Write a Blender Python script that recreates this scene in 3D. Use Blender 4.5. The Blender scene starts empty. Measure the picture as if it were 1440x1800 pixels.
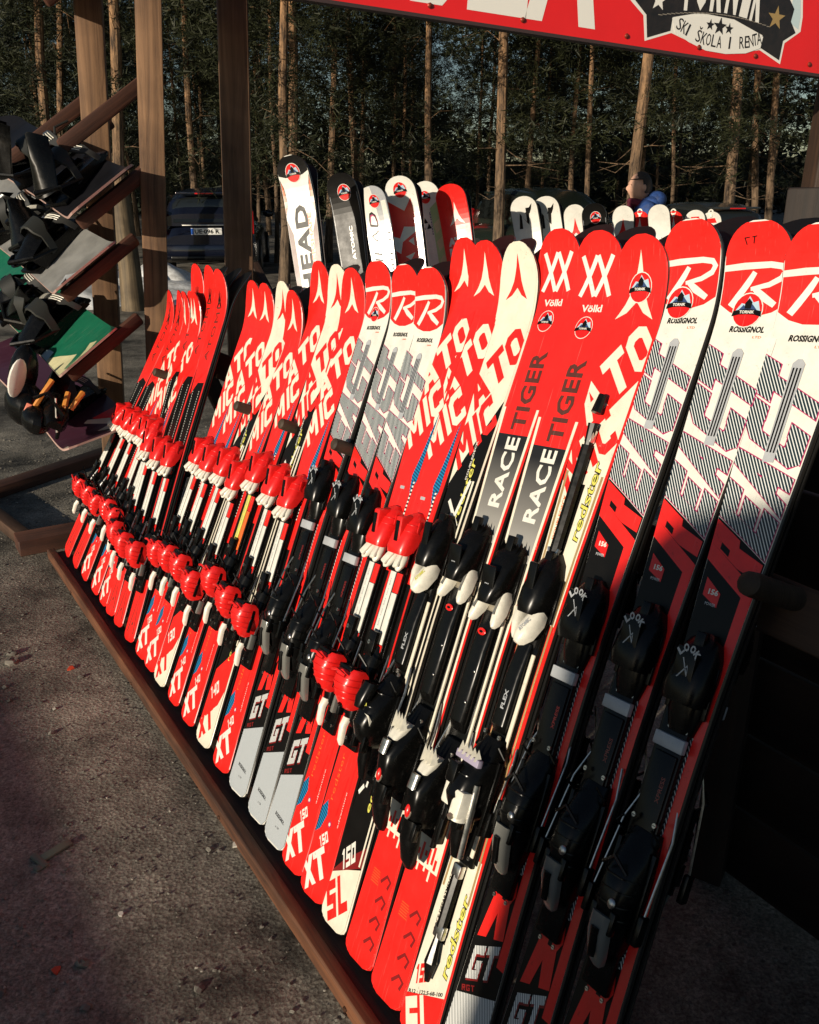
import bpy, bmesh, math, random
from mathutils import Vector, Matrix, noise
R = math.radians
sc = bpy.context.scene
col = sc.collection
random.seed(7)

# ------------------------------------------------------------------ camera, sky, sun, exposure
CAM_H = 1.502; PITCH = R(20.59); FPX = 1524.8
cam_d = bpy.data.cameras.new('camera'); cam = bpy.data.objects.new('camera', cam_d); col.objects.link(cam)
cam.location = (0, 0, CAM_H); cam.rotation_euler = (R(90) - PITCH, 0, 0)
cam_d.sensor_fit = 'VERTICAL'; cam_d.sensor_height = 36; cam_d.lens = 36 * FPX / 1800
cam_d.clip_start = 0.05; cam_d.clip_end = 600
sc.camera = cam
SUN_EL = R(13); SUN_AZ = R(-140)                  # azimuth from +Y towards +X
world = bpy.data.worlds.new('World'); sc.world = world; world.use_nodes = True
wn = world.node_tree; bg = wn.nodes['Background']
sky = wn.nodes.new('ShaderNodeTexSky'); sky.sky_type = 'NISHITA'; sky.sun_disc = False
sky.dust_density = 0.5; sky.ozone_density = 1.6; sky.sun_elevation = SUN_EL; sky.sun_rotation = SUN_AZ % (2 * math.pi)
wn.links.new(sky.outputs[0], bg.inputs[0]); bg.inputs[1].default_value = 0.06
sd = bpy.data.lights.new('sun', 'SUN'); sun = bpy.data.objects.new('sun', sd); col.objects.link(sun)
sd.energy = 5.0; sd.angle = R(0.5); sd.color = (1.0, 0.88, 0.71)
to_sun = Vector((math.sin(SUN_AZ) * math.cos(SUN_EL), math.cos(SUN_AZ) * math.cos(SUN_EL), math.sin(SUN_EL)))
sun.rotation_euler = to_sun.to_track_quat('Z', 'Y').to_euler(); sun.location = (-6, -4, 6)
sc.view_settings.view_transform = 'Standard'; sc.view_settings.look = 'None'
sc.view_settings.gamma = 1; sc.view_settings.exposure = 0.0

def ray(px, py):
    c, s = math.cos(PITCH), math.sin(PITCH); a = (px - 720) / FPX; b = (900 - py) / FPX
    return Vector((a, c + b * s, -s + b * c))
def at(px, py, Y):                                # the point seen at a pixel, Y metres ahead
    v = ray(px, py); return Vector((0, 0, CAM_H)) + v * (Y / v.y)
def on_ground(px, py, z=0.0):
    v = ray(px, py); return Vector((0, 0, CAM_H)) + v * ((z - CAM_H) / v.z)

# ------------------------------------------------------------------ rack frame
AX = Vector((0.54662, -0.83738, 0)); NB = Vector((0.83738, 0.54662, 0)); LEAN = 0.44346
BK = NB * math.sin(LEAN) + Vector((0, 0, math.cos(LEAN)))
NN = AX.cross(BK).normalized()
if NN.y > 0: NN = -NN
P0 = NB * 0.6347 + Vector((0, 0, 0.04))
def rk(s, b, z): return AX * s + NB * b + Vector((0, 0, z))   # along the rack, behind it, up

# ------------------------------------------------------------------ materials
MATS = {}
def nodes(m): return m.node_tree.nodes, m.node_tree.links
def mat(name, c, rough=0.5, metal=0.0, coat=0.0, var=0.0, vscale=30.0, bump=0.0, bscale=200.0, spec=0.5):
    if name in MATS: return MATS[name]
    m = bpy.data.materials.new(name); m.use_nodes = True; N, Lk = nodes(m); b = N['Principled BSDF']
    b.inputs['Base Color'].default_value = (*c, 1); b.inputs['Roughness'].default_value = rough
    b.inputs['Metallic'].default_value = metal; b.inputs['Coat Weight'].default_value = coat
    b.inputs['Coat Roughness'].default_value = 0.12; b.inputs['Specular IOR Level'].default_value = spec
    if var or bump:
        tc = N.new('ShaderNodeTexCoord')
    if var:
        n = N.new('ShaderNodeTexNoise'); n.inputs['Scale'].default_value = vscale; n.inputs['Detail'].default_value = 5
        n.inputs['Roughness'].default_value = 0.65
        Lk.new(tc.outputs['Object'], n.inputs['Vector'])
        r = N.new('ShaderNodeValToRGB'); r.color_ramp.elements[0].position = 0.35; r.color_ramp.elements[1].position = 0.65
        r.color_ramp.elements[0].color = (*[x * (1 - var) for x in c], 1); r.color_ramp.elements[1].color = (*[min(1, x * (1 + var * .5)) for x in c], 1)
        Lk.new(n.outputs['Fac'], r.inputs['Fac']); Lk.new(r.outputs['Color'], b.inputs['Base Color'])
        mr = N.new('ShaderNodeMapRange'); mr.inputs['To Min'].default_value = max(0.05, rough - .12); mr.inputs['To Max'].default_value = min(1, rough + .15)
        Lk.new(n.outputs['Fac'], mr.inputs['Value']); Lk.new(mr.outputs['Result'], b.inputs['Roughness'])
    if bump:
        n2 = N.new('ShaderNodeTexNoise'); n2.inputs['Scale'].default_value = bscale; n2.inputs['Detail'].default_value = 4
        Lk.new(tc.outputs['Object'], n2.inputs['Vector'])
        bp = N.new('ShaderNodeBump'); bp.inputs['Strength'].default_value = bump; bp.inputs['Distance'].default_value = 0.01
        Lk.new(n2.outputs['Fac'], bp.inputs['Height']); Lk.new(bp.outputs['Normal'], b.inputs['Normal'])
    MATS[name] = m; return m
def gloss(name, c, rough=0.32, coat=0.25):
    if name in MATS: return MATS[name]
    m = mat(name, c, rough, 0, coat, var=0.10, vscale=22); N, Lk = nodes(m); b = N['Principled BSDF']
    src = b.inputs['Base Color'].links[0].from_socket; tc = [n for n in N if n.type == 'TEX_COORD'][0]
    mp = N.new('ShaderNodeMapping'); mp.inputs['Scale'].default_value = (520, 9, 60); mp.inputs['Rotation'].default_value = (0, 0, .06); Lk.new(tc.outputs['Object'], mp.inputs['Vector'])
    n = N.new('ShaderNodeTexNoise'); n.inputs['Scale'].default_value = 1.0; n.inputs['Detail'].default_value = 3; Lk.new(mp.outputs[0], n.inputs['Vector'])
    r = N.new('ShaderNodeValToRGB'); r.color_ramp.elements[0].position = .66; r.color_ramp.elements[0].color = (0, 0, 0, 1); r.color_ramp.elements[1].position = .74; r.color_ramp.elements[1].color = (.30, .30, .30, 1); Lk.new(n.outputs['Fac'], r.inputs['Fac'])
    mi = N.new('ShaderNodeMix'); mi.data_type = 'RGBA'; mi.inputs[7].default_value = (.42, .38, .33, 1); Lk.new(r.outputs['Color'], mi.inputs[0]); Lk.new(src, mi.inputs[6])
    n2 = N.new('ShaderNodeTexNoise'); n2.inputs['Scale'].default_value = 55; n2.inputs['Detail'].default_value = 6; n2.inputs['Roughness'].default_value = .8; Lk.new(tc.outputs['Object'], n2.inputs['Vector'])
    r2 = N.new('ShaderNodeValToRGB'); r2.color_ramp.elements[0].position = .28; r2.color_ramp.elements[0].color = (.55, .5, .45, 1); r2.color_ramp.elements[1].position = .40; r2.color_ramp.elements[1].color = (1, 1, 1, 1); Lk.new(n2.outputs['Fac'], r2.inputs['Fac'])
    mm = N.new('ShaderNodeMix'); mm.data_type = 'RGBA'; mm.blend_type = 'MULTIPLY'; mm.inputs[0].default_value = 1; Lk.new(mi.outputs[2], mm.inputs[6]); Lk.new(r2.outputs['Color'], mm.inputs[7]); Lk.new(mm.outputs[2], b.inputs['Base Color'])
    return m
RED = gloss('red_topsheet', (0.86, 0.018, 0.013)); RED2 = gloss('deep_red_topsheet', (0.72, 0.012, 0.010))
CREAM = gloss('cream_topsheet', (0.80, 0.745, 0.60)); WHITE = gloss('white_topsheet', (0.78, 0.765, 0.69))
BLACK = mat('black_topsheet', (0.005, 0.0045, 0.004), 0.35, 0, 0.0, var=.1, vscale=22, spec=.25); GREY = gloss('grey_topsheet', (0.42, 0.44, 0.46))
BLUE = gloss('blue_topsheet', (0.02, 0.16, 0.30)); YEL = gloss('yellow_topsheet', (0.72, 0.68, 0.12)); PURP = gloss('magenta_topsheet', (0.45, 0.02, 0.12))
ORANGE = gloss('orange_print', (0.85, 0.16, 0.03)); GOLD = mat('gold_line', (0.75, 0.50, 0.22), 0.35, 0.6)
DRED = gloss('dark_red_print', (0.22, 0.012, 0.012)); BRN = gloss('brown_print', (0.10, 0.03, 0.02)); GREEN = gloss('pale_green_print', (0.42, 0.60, 0.28))
TEAL = gloss('green_board', (0.01, 0.13, 0.07)); SAND = gloss('pale_yellow_board', (0.62, 0.58, 0.34)); PLUM = gloss('plum_board', (0.065, 0.022, 0.04))
NAVY = gloss('navy_print', (0.03, 0.06, 0.16)); SKYB = gloss('pale_blue_print', (0.42, 0.58, 0.68))
STEEL = mat('steel_edge', (0.30, 0.28, 0.25), 0.35, 1.0); BASE = mat('ski_base', (0.006, 0.006, 0.006), 0.45, spec=.25)
SIDE = mat('sidewall', (0.02, 0.018, 0.016), 0.35, 0, 0.3)
PBLK = mat('black_plastic', (0.0035, 0.0035, 0.0033), 0.24, 0, 0.0, var=0.2, vscale=60, spec=.28); PRED = mat('red_plastic', (0.78, 0.014, 0.012), 0.33, 0, 0.25, var=0.12, vscale=80)
PWHT = mat('white_plastic', (0.80, 0.77, 0.66), 0.38, 0, 0.15, var=0.12, vscale=90); PGRY = mat('smoky_plastic', (0.16, 0.16, 0.145), 0.16, 0, 0.6)
PYEL = mat('lime_plastic', (0.62, 0.66, 0.06), 0.35); SILV = mat('brushed_metal', (0.62, 0.60, 0.56), 0.3, 1.0, var=0.15, vscale=120)
CHAMP = mat('champagne_plate', (0.42, 0.38, 0.30), 0.38, 0.7)

def obj_stripes(name, c1, c2, period, ang, duty=0.5, rough=0.35):
    m = bpy.data.materials.new(name); m.use_nodes = True; N, Lk = nodes(m); b = N['Principled BSDF']
    tc = N.new('ShaderNodeTexCoord'); sp = N.new('ShaderNodeSeparateXYZ'); Lk.new(tc.outputs['Object'], sp.inputs[0])
    mx = N.new('ShaderNodeMath'); mx.operation = 'MULTIPLY'; mx.inputs[1].default_value = math.cos(ang) / period; Lk.new(sp.outputs['X'], mx.inputs[0])
    my = N.new('ShaderNodeMath'); my.operation = 'MULTIPLY_ADD'; my.inputs[1].default_value = math.sin(ang) / period; Lk.new(sp.outputs['Y'], my.inputs[0]); Lk.new(mx.outputs[0], my.inputs[2])
    fr = N.new('ShaderNodeMath'); fr.operation = 'FRACT'; Lk.new(my.outputs[0], fr.inputs[0])
    lt = N.new('ShaderNodeMath'); lt.operation = 'LESS_THAN'; lt.inputs[1].default_value = duty; Lk.new(fr.outputs[0], lt.inputs[0])
    mi = N.new('ShaderNodeMix'); mi.data_type = 'RGBA'; mi.inputs[6].default_value = (*c1, 1); mi.inputs[7].default_value = (*c2, 1)
    Lk.new(lt.outputs[0], mi.inputs[0]); Lk.new(mi.outputs[2], b.inputs['Base Color']); b.inputs['Roughness'].default_value = rough
    b.inputs['Coat Weight'].default_value = 0.2
    MATS[name] = m; return m
HATCH = obj_stripes('hatched_print', (0.74, 0.76, 0.74), (0.012, 0.028, 0.036), 0.0046, R(32), 0.66)
HATCHG = obj_stripes('grey_hatched_print', (0.60, 0.64, 0.66), (0.20, 0.23, 0.25), 0.0034, R(26), 0.45)
HATCHW = obj_stripes('tail_hatched_print', (0.78, 0.79, 0.76), (0.10, 0.11, 0.12), 0.0040, R(24), 0.40)
DOTS = obj_stripes('dotted_blue_print', (0.01, 0.22, 0.42), (0.005, 0.05, 0.14), 0.0065, R(70), 0.5)
DASH = obj_stripes('dashed_white_print', (0.75, 0.74, 0.68), (0.02, 0.02, 0.02), 0.009, R(90), 0.5)
def ygrad(name, stops):                            # printed colour run along the ski
    m = bpy.data.materials.new(name); m.use_nodes = True; N, Lk = nodes(m); b = N['Principled BSDF']
    tc = N.new('ShaderNodeTexCoord'); sp = N.new('ShaderNodeSeparateXYZ'); Lk.new(tc.outputs['Object'], sp.inputs[0])
    r = N.new('ShaderNodeValToRGB'); mr = N.new('ShaderNodeMapRange'); mr.inputs['From Max'].default_value = 1.6; Lk.new(sp.outputs['Y'], mr.inputs['Value'])
    Lk.new(mr.outputs['Result'], r.inputs['Fac']); e = r.color_ramp.elements
    for i, (y, c) in enumerate(stops):
        el = e[i] if i < 2 else e.new(y / 1.6)
        el.position = y / 1.6; el.color = (*c, 1)
    Lk.new(r.outputs['Color'], b.inputs['Base Color']); b.inputs['Roughness'].default_value = 0.3; b.inputs['Coat Weight'].default_value = 0.3
    MATS[name] = m; return m
SILVGRAD = ygrad('black_to_silver_topsheet', [(0.86, (0.50, 0.49, 0.45)), (0.95, (0.24, 0.23, 0.21)), (1.08, (0.015, 0.014, 0.013))])

def wood(name, c1, c2, axis='Z', scale=1.0, rough=0.7):
    m = bpy.data.materials.new(name); m.use_nodes = True; N, Lk = nodes(m); b = N['Principled BSDF']
    tc = N.new('ShaderNodeTexCoord'); mp = N.new('ShaderNodeMapping')
    sc_ = {'X': (1.2, 22, 22), 'Y': (22, 1.2, 22), 'Z': (22, 22, 1.2)}[axis]
    mp.inputs['Scale'].default_value = [v * scale for v in sc_]; Lk.new(tc.outputs['Object'], mp.inputs['Vector'])
    n = N.new('ShaderNodeTexNoise'); n.inputs['Scale'].default_value = 1.6; n.inputs['Detail'].default_value = 8; n.inputs['Roughness'].default_value = 0.7
    n.inputs['Distortion'].default_value = 0.6; Lk.new(mp.outputs[0], n.inputs['Vector'])
    r = N.new('ShaderNodeValToRGB'); r.color_ramp.elements[0].position = 0.32; r.color_ramp.elements[1].position = 0.68
    r.color_ramp.elements[0].color = (*c1, 1); r.color_ramp.elements[1].color = (*c2, 1); Lk.new(n.outputs['Fac'], r.inputs['Fac'])
    n3 = N.new('ShaderNodeTexNoise'); n3.inputs['Scale'].default_value = 3.5; n3.inputs['Detail'].default_value = 3; Lk.new(tc.outputs['Object'], n3.inputs['Vector'])
    mi = N.new('ShaderNodeMix'); mi.data_type = 'RGBA'; mi.blend_type = 'MULTIPLY'; mi.inputs[0].default_value = 0.7
    r3 = N.new('ShaderNodeValToRGB'); r3.color_ramp.elements[0].color = (0.28, 0.25, 0.23, 1); r3.color_ramp.elements[0].position = 0.35; r3.color_ramp.elements[1].position = 0.6
    Lk.new(n3.outputs['Fac'], r3.inputs['Fac']); Lk.new(r.outputs['Color'], mi.inputs[6]); Lk.new(r3.outputs['Color'], mi.inputs[7])
    # knots
    vo = N.new('ShaderNodeTexVoronoi'); vo.inputs['Scale'].default_value = 3.2; vo.feature = 'F1'; Lk.new(tc.outputs['Object'], vo.inputs['Vector'])
    lt = N.new('ShaderNodeMapRange'); lt.inputs['From Min'].default_value = 0.05; lt.inputs['From Max'].default_value = 0.10; lt.inputs['To Min'].default_value = 0.3; Lk.new(vo.outputs['Distance'], lt.inputs['Value'])
    mk = N.new('ShaderNodeMix'); mk.data_type = 'RGBA'; mk.blend_type = 'MULTIPLY'; mk.inputs[0].default_value = 1.0
    Lk.new(mi.outputs[2], mk.inputs[6]); Lk.new(lt.outputs['Result'], mk.inputs[7])
    Lk.new(mk.outputs[2], b.inputs['Base Color']); b.inputs['Roughness'].default_value = rough
    bp = N.new('ShaderNodeBump'); bp.inputs['Strength'].default_value = 0.35; bp.inputs['Distance'].default_value = 0.006; Lk.new(n.outputs['Fac'], bp.inputs['Height']); Lk.new(bp.outputs['Normal'], b.inputs['Normal'])
    MATS[name] = m; return m
WPOST = wood('weathered_post_wood', (0.09, 0.045, 0.022), (0.34, 0.19, 0.095), 'X')
WMID = wood('mid_brown_post_wood', (0.13, 0.068, 0.038), (0.34, 0.19, 0.105), 'X')
WDARK = wood('dark_brown_wood', (0.035, 0.018, 0.010), (0.09, 0.045, 0.024), 'X')
WARM = wood('reddish_arm_wood', (0.05, 0.018, 0.010), (0.13, 0.048, 0.025), 'X')
WSILL = wood('worn_board_wood', (0.016, 0.007, 0.004), (0.23, 0.088, 0.036), 'X', 0.8)
WLOG = wood('split_log_wood', (0.05, 0.035, 0.018), (0.22, 0.16, 0.09), 'Z', 0.6)

# ------------------------------------------------------------------ mesh builder
class MB:
    def __init__(s): s.v = []; s.f = []; s.m = []; s.mats = []; s.sm = []
    def mi(s, m):
        if m not in s.mats: s.mats.append(m)
        return s.mats.index(m)
    def add(s, vs, fs, m, M=None, smooth=False):
        o = len(s.v); i = s.mi(m)
        s.v += [tuple(M @ Vector(v)) if M is not None else tuple(v) for v in vs]
        for f in fs: s.f.append(tuple(o + k for k in f)); s.m.append(i); s.sm.append(smooth)
        return s
    def box(s, x0, x1, y0, y1, z0, z1, m, M=None, bev=0.0):
        if bev <= 0:
            vs = [(x, y, z) for x in (x0, x1) for y in (y0, y1) for z in (z0, z1)]
            return s.add(vs, [(0, 1, 3, 2), (4, 6, 7, 5), (0, 4, 5, 1), (2, 3, 7, 6), (0, 2, 6, 4), (1, 5, 7, 3)], m, M)
        bm = bmesh.new(); bmesh.ops.create_cube(bm, size=1)
        for v in bm.verts: v.co = Vector(((x0 + x1) / 2 + v.co.x * (x1 - x0), (y0 + y1) / 2 + v.co.y * (y1 - y0), (z0 + z1) / 2 + v.co.z * (z1 - z0)))
        bmesh.ops.bevel(bm, geom=list(bm.edges), offset=bev, segments=2, profile=0.5, affect='EDGES')
        bm.verts.index_update(); s.add([v.co[:] for v in bm.verts], [[v.index for v in f.verts] for f in bm.faces], m, M, True); bm.free(); return s
    def tube(s, pts, rad, m, n=8, M=None, cap=True):
        pts = [Vector(p) for p in pts]; rs = rad if isinstance(rad, (list, tuple)) else [rad] * len(pts)
        vs = []; up = Vector((0.13, 0.31, 0.94))
        for i, p in enumerate(pts):
            d = (pts[min(i + 1, len(pts) - 1)] - pts[max(i - 1, 0)]).normalized()
            a = d.cross(up); a = a.normalized() if a.length > 1e-4 else Vector((1, 0, 0)); b = d.cross(a)
            for k in range(n):
                t = 2 * math.pi * k / n; vs.append(p + (a * math.cos(t) + b * math.sin(t)) * rs[i])
        fs = [(i * n + k, i * n + (k + 1) % n, (i + 1) * n + (k + 1) % n, (i + 1) * n + k) for i in range(len(pts) - 1) for k in range(n)]
        if cap: fs += [tuple(range(n))[::-1], tuple((len(pts) - 1) * n + k for k in range(n))]
        return s.add(vs, fs, m, M, True)
    def prism(s, pts, z0, z1, m, M=None):
        n = len(pts); vs = [(x, y, z0) for x, y in pts] + [(x, y, z1) for x, y in pts]
        fs = [tuple(range(n))[::-1], tuple(range(n, 2 * n))] + [(i, (i + 1) % n, n + (i + 1) % n, n + i) for i in range(n)]
        return s.add(vs, fs, m, M)
    def ell(s, c, r, m, M=None, nu=12, nv=8):
        vs = []; c = Vector(c)
        for j in range(nv + 1):
            p = -math.pi / 2 + math.pi * j / nv
            for i in range(nu):
                t = 2 * math.pi * i / nu; vs.append((c.x + r[0] * math.cos(p) * math.cos(t), c.y + r[1] * math.cos(p) * math.sin(t), c.z + r[2] * math.sin(p)))
        fs = [(j * nu + i, j * nu + (i + 1) % nu, (j + 1) * nu + (i + 1) % nu, (j + 1) * nu + i) for j in range(nv) for i in range(nu)]
        return s.add(vs, fs, m, M, True)
    def loft(s, secs, m, M=None, n=14, p=2.6, cap=True):
        """arched sections (y, cx, half width, z0, height)"""
        vs = []
        for (y, cx, w, z0, h) in secs:
            for k in range(n):
                t = math.pi * k / (n - 1); c, si = math.cos(t), math.sin(t)
                vs.append((cx + w * math.copysign(abs(c) ** (2 / p), c), y, z0 + h * abs(si) ** (2 / p)))
        fs = [(i * n + k, i * n + k + 1, (i + 1) * n + k + 1, (i + 1) * n + k) for i in range(len(secs) - 1) for k in range(n - 1)]
        fs += [(i * n, (i + 1) * n, (i + 1) * n + n - 1, i * n + n - 1) for i in range(len(secs) - 1)]
        if cap: fs += [tuple(range(n)), tuple((len(secs) - 1) * n + k for k in range(n))[::-1]]
        return s.add(vs, fs, m, M, True)
    def flat(s, vs2, fs, m, M): return s.add([(x, y, 0) for x, y in vs2], fs, m, M)
    def build(s, name, parent=None, M=None, sharp=True):
        me = bpy.data.meshes.new(name); me.from_pydata(s.v, [], s.f)
        for m in s.mats: me.materials.append(m)
        me.polygons.foreach_set('material_index', s.m); me.polygons.foreach_set('use_smooth', s.sm); me.update()
        bm = bmesh.new(); bm.from_mesh(me); bmesh.ops.recalc_face_normals(bm, faces=bm.faces); bm.to_mesh(me); bm.free()
        if sharp and any(s.sm): me.set_sharp_from_angle(angle=R(32))
        o = bpy.data.objects.new(name, me); col.objects.link(o)
        if M is not None: o.matrix_world = M
        if parent is not None: o.parent = parent
        return o
def tag(o, label=None, cat=None, group=None, kind=None):
    if label: o['label'] = label
    if cat: o['category'] = cat
    if group: o['group'] = group
    if kind: o['kind'] = kind
    return o
def empty(name, loc=(0, 0, 0), rz=0, M=None):
    o = bpy.data.objects.new(name, None); col.objects.link(o); o.empty_display_size = 0.1
    if M is not None: o.matrix_world = M
    else: o.location = loc; o.rotation_euler = (0, 0, rz)
    return o
def copy_tree(o, M=None, parent=None):
    c = o.copy(); col.objects.link(c); c.parent = parent
    if parent is not None: c.matrix_parent_inverse = o.matrix_parent_inverse
    if M is not None: c.matrix_world = M
    for ch in KIDS.get(o.name, []):
        d = copy_tree(ch, None, c); KIDS.setdefault(c.name, []).append(d)
    return c
KIDS = {}
def kid(parent, o):
    o.parent = parent; KIDS.setdefault(parent.name, []).append(o); return o
def frame(o, x, y, z):
    M = Matrix((x, y, z)).transposed().to_4x4(); M.translation = o; return M

# ------------------------------------------------------------------ lettering (built-in font turned to flat mesh)
TC = {}
def text2d(txt, bold=0.0, res=2, font_track=1.0):
    k = (txt, bold, res, font_track)
    if k in TC: return TC[k]
    cu = bpy.data.curves.new('t', 'FONT'); cu.body = txt; cu.offset = bold; cu.resolution_u = res; cu.fill_mode = 'FRONT'; cu.space_character = font_track
    ob = bpy.data.objects.new('t', cu); col.objects.link(ob); bpy.context.view_layer.update()
    me = bpy.data.meshes.new_from_object(ob.evaluated_get(bpy.context.evaluated_depsgraph_get()))
    vs = [(v.co.x, v.co.y) for v in me.vertices]; fs = [tuple(p.vertices) for p in me.polygons]
    bpy.data.objects.remove(ob); bpy.data.curves.remove(cu); bpy.data.meshes.remove(me)
    x0 = min(v[0] for v in vs); x1 = max(v[0] for v in vs); y0 = min(v[1] for v in vs); y1 = max(v[1] for v in vs)
    vs = [((x - x0) / (x1 - x0), (y - y0) / (y1 - y0)) for x, y in vs]
    TC[k] = (vs, fs, (x1 - x0) / (y1 - y0)); return TC[k]
def put_text(txt, h, w=None, bold=0.02, shear=0.0, res=2, track=1.0):
    vs, fs, asp = text2d(txt, bold, res, track); w = w or h * asp
    return [(x * w + shear * y * h, y * h) for x, y in vs], fs
def stroke(pts, ws):
    """a thick polyline as quads"""
    n = len(pts); ws = ws if isinstance(ws, (list, tuple)) else [ws] * n; vs = []
    for i in range(n):
        a = Vector(pts[max(i - 1, 0)]); b = Vector(pts[min(i + 1, n - 1)]); d = (b - a).normalized(); p = Vector((-d.y, d.x)) * ws[i] / 2
        vs += [tuple(Vector(pts[i]) + p), tuple(Vector(pts[i]) - p)]
    return vs, [(2 * i, 2 * i + 1, 2 * i + 3, 2 * i + 2) for i in range(n - 1)]
def star(cx, cy, r, n=5, q=0.42):
    return [(cx + (r if i % 2 == 0 else r * q) * math.sin(math.pi * i / n), cy + (r if i % 2 == 0 else r * q) * math.cos(math.pi * i / n)) for i in range(2 * n)]
def block(ch, t=.26):
    """heavy square capitals as convex pieces in a unit box"""
    u = 1 - t; q = t * .8; B = lambda a, b, c, d: [(a, b), (c, b), (c, d), (a, d)]
    m0, m1 = .5 - q / 2, .5 + q / 2
    return {
        'A': [[(0, 0), (t, 0), (.5 + t * .28, 1), (.5 - t * .55, 1)], [(1 - t, 0), (1, 0), (.5 + t * .55, 1), (.5 - t * .28, 1)], B(.24, .20, .76, .20 + q)],
        'T': [B(0, 1 - q, 1, 1), B(.5 - t * .55, 0, .5 + t * .55, 1 - q)],
        'O': [[(0, .16), (t, .30), (t, .70), (0, .84)], [(1, .16), (u, .30), (u, .70), (1, .84)], [(0, .16), (.26, 0), (.40, q), (t, .30)], [(.26, 0), (.74, 0), (.60, q), (.40, q)], [(.74, 0), (1, .16), (u, .30), (.60, q)],
              [(0, .84), (t, .70), (.40, 1 - q), (.26, 1)], [(.26, 1), (.40, 1 - q), (.60, 1 - q), (.74, 1)], [(.74, 1), (.60, 1 - q), (u, .70), (1, .84)]],
        'M': [B(0, 0, t * .85, 1), B(1 - t * .85, 0, 1, 1), [(0, 1), (t * 1.1, 1), (.58, .30), (.42, .30)], [(1, 1), (1 - t * 1.1, 1), (.42, .30), (.58, .30)]],
        'I': [B(.22, 0, .22 + t * 1.5, 1)],
        'C': [[(0, .16), (t, .30), (t, .70), (0, .84)], [(0, .16), (.26, 0), (.40, q), (t, .30)], B(.26, 0, 1, q), [(0, .84), (t, .70), (.40, 1 - q), (.26, 1)], B(.26, 1 - q, 1, 1), B(1 - t, q, 1, .30), B(1 - t, .70, 1, 1 - q)],
        'G': [B(0, 0, t, 1), B(t, 0, 1, q), B(t, 1 - q, 1, 1), B(u, q, 1, .55), B(.52, .55 - q, u, .55), B(u, .72, 1, 1 - q)],
        'E': [B(0, 0, t, 1), B(t, 0, 1, q), B(t, m0, .9, m1), B(t, 1 - q, 1, 1)],
        'R': [B(0, 0, t, 1), B(t, 1 - q, 1, 1), B(u, .48, 1, 1 - q), B(t, .42, 1, .42 + q), [(.45, .42), (.45 + t, .42), (1, 0), (1 - t, 0)]],
        'X': [[(0, 0), (t * 1.1, 0), (1, 1), (1 - t * 1.1, 1)], [(1, 0), (1 - t * 1.1, 0), (0, 1), (t * 1.1, 1)]],
        'S': [B(0, 0, 1, q), B(u, q, 1, .5), B(0, m0, 1, m1), B(0, .5, t, 1 - q), B(0, 1 - q, 1, 1)],
        'L': [B(0, 0, t, 1), B(t, 0, 1, q)],
        '0': [B(0, 0, t, 1), B(u, 0, 1, 1), B(t, 0, u, q), B(t, 1 - q, u, 1)], '1': [B(.45, 0, .45 + t, 1), [(.45, .72), (.45, 1), (.15, .78)]],
        '5': [B(0, 0, 1, q), B(u, q, 1, .5), B(0, m0, 1, m1), B(0, .5, t, 1 - q), B(0, 1 - q, 1, 1)], '3': [B(0, 0, 1, q), B(0, 1 - q, 1, 1), B(u, q, 1, 1 - q), B(.3, m0, u, m1)],
        '4': [B(0, .3, 1, .3 + q), B(.6, 0, .6 + t, 1), [(0, .3 + q), (.25, .3 + q), (.62, 1), (.6, .8)]],
    }[ch]
def disc(cx, cy, rx, ry=None, n=20): return [(cx + rx * math.cos(2 * math.pi * i / n), cy + (ry or rx) * math.sin(2 * math.pi * i / n)) for i in range(n)]
def peak_logo(cx, y0, h, w):                       # tall three-armed arrow with curved sides
    L_ = [(0, 1), (-.07, .72), (-.17, .42), (-.30, .22), (-.5, 0), (-.22, .10), (0, .27)]
    pts = L_ + [(-x, y) for x, y in L_[1:-1][::-1]]
    return [(cx + x * w, y0 + y * h) for x, y in pts]
def rot2(vs, a, cx, cy): c, s = math.cos(a), math.sin(a); return [(cx + x * c - y * s, cy + x * s + y * c) for x, y in vs]

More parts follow.
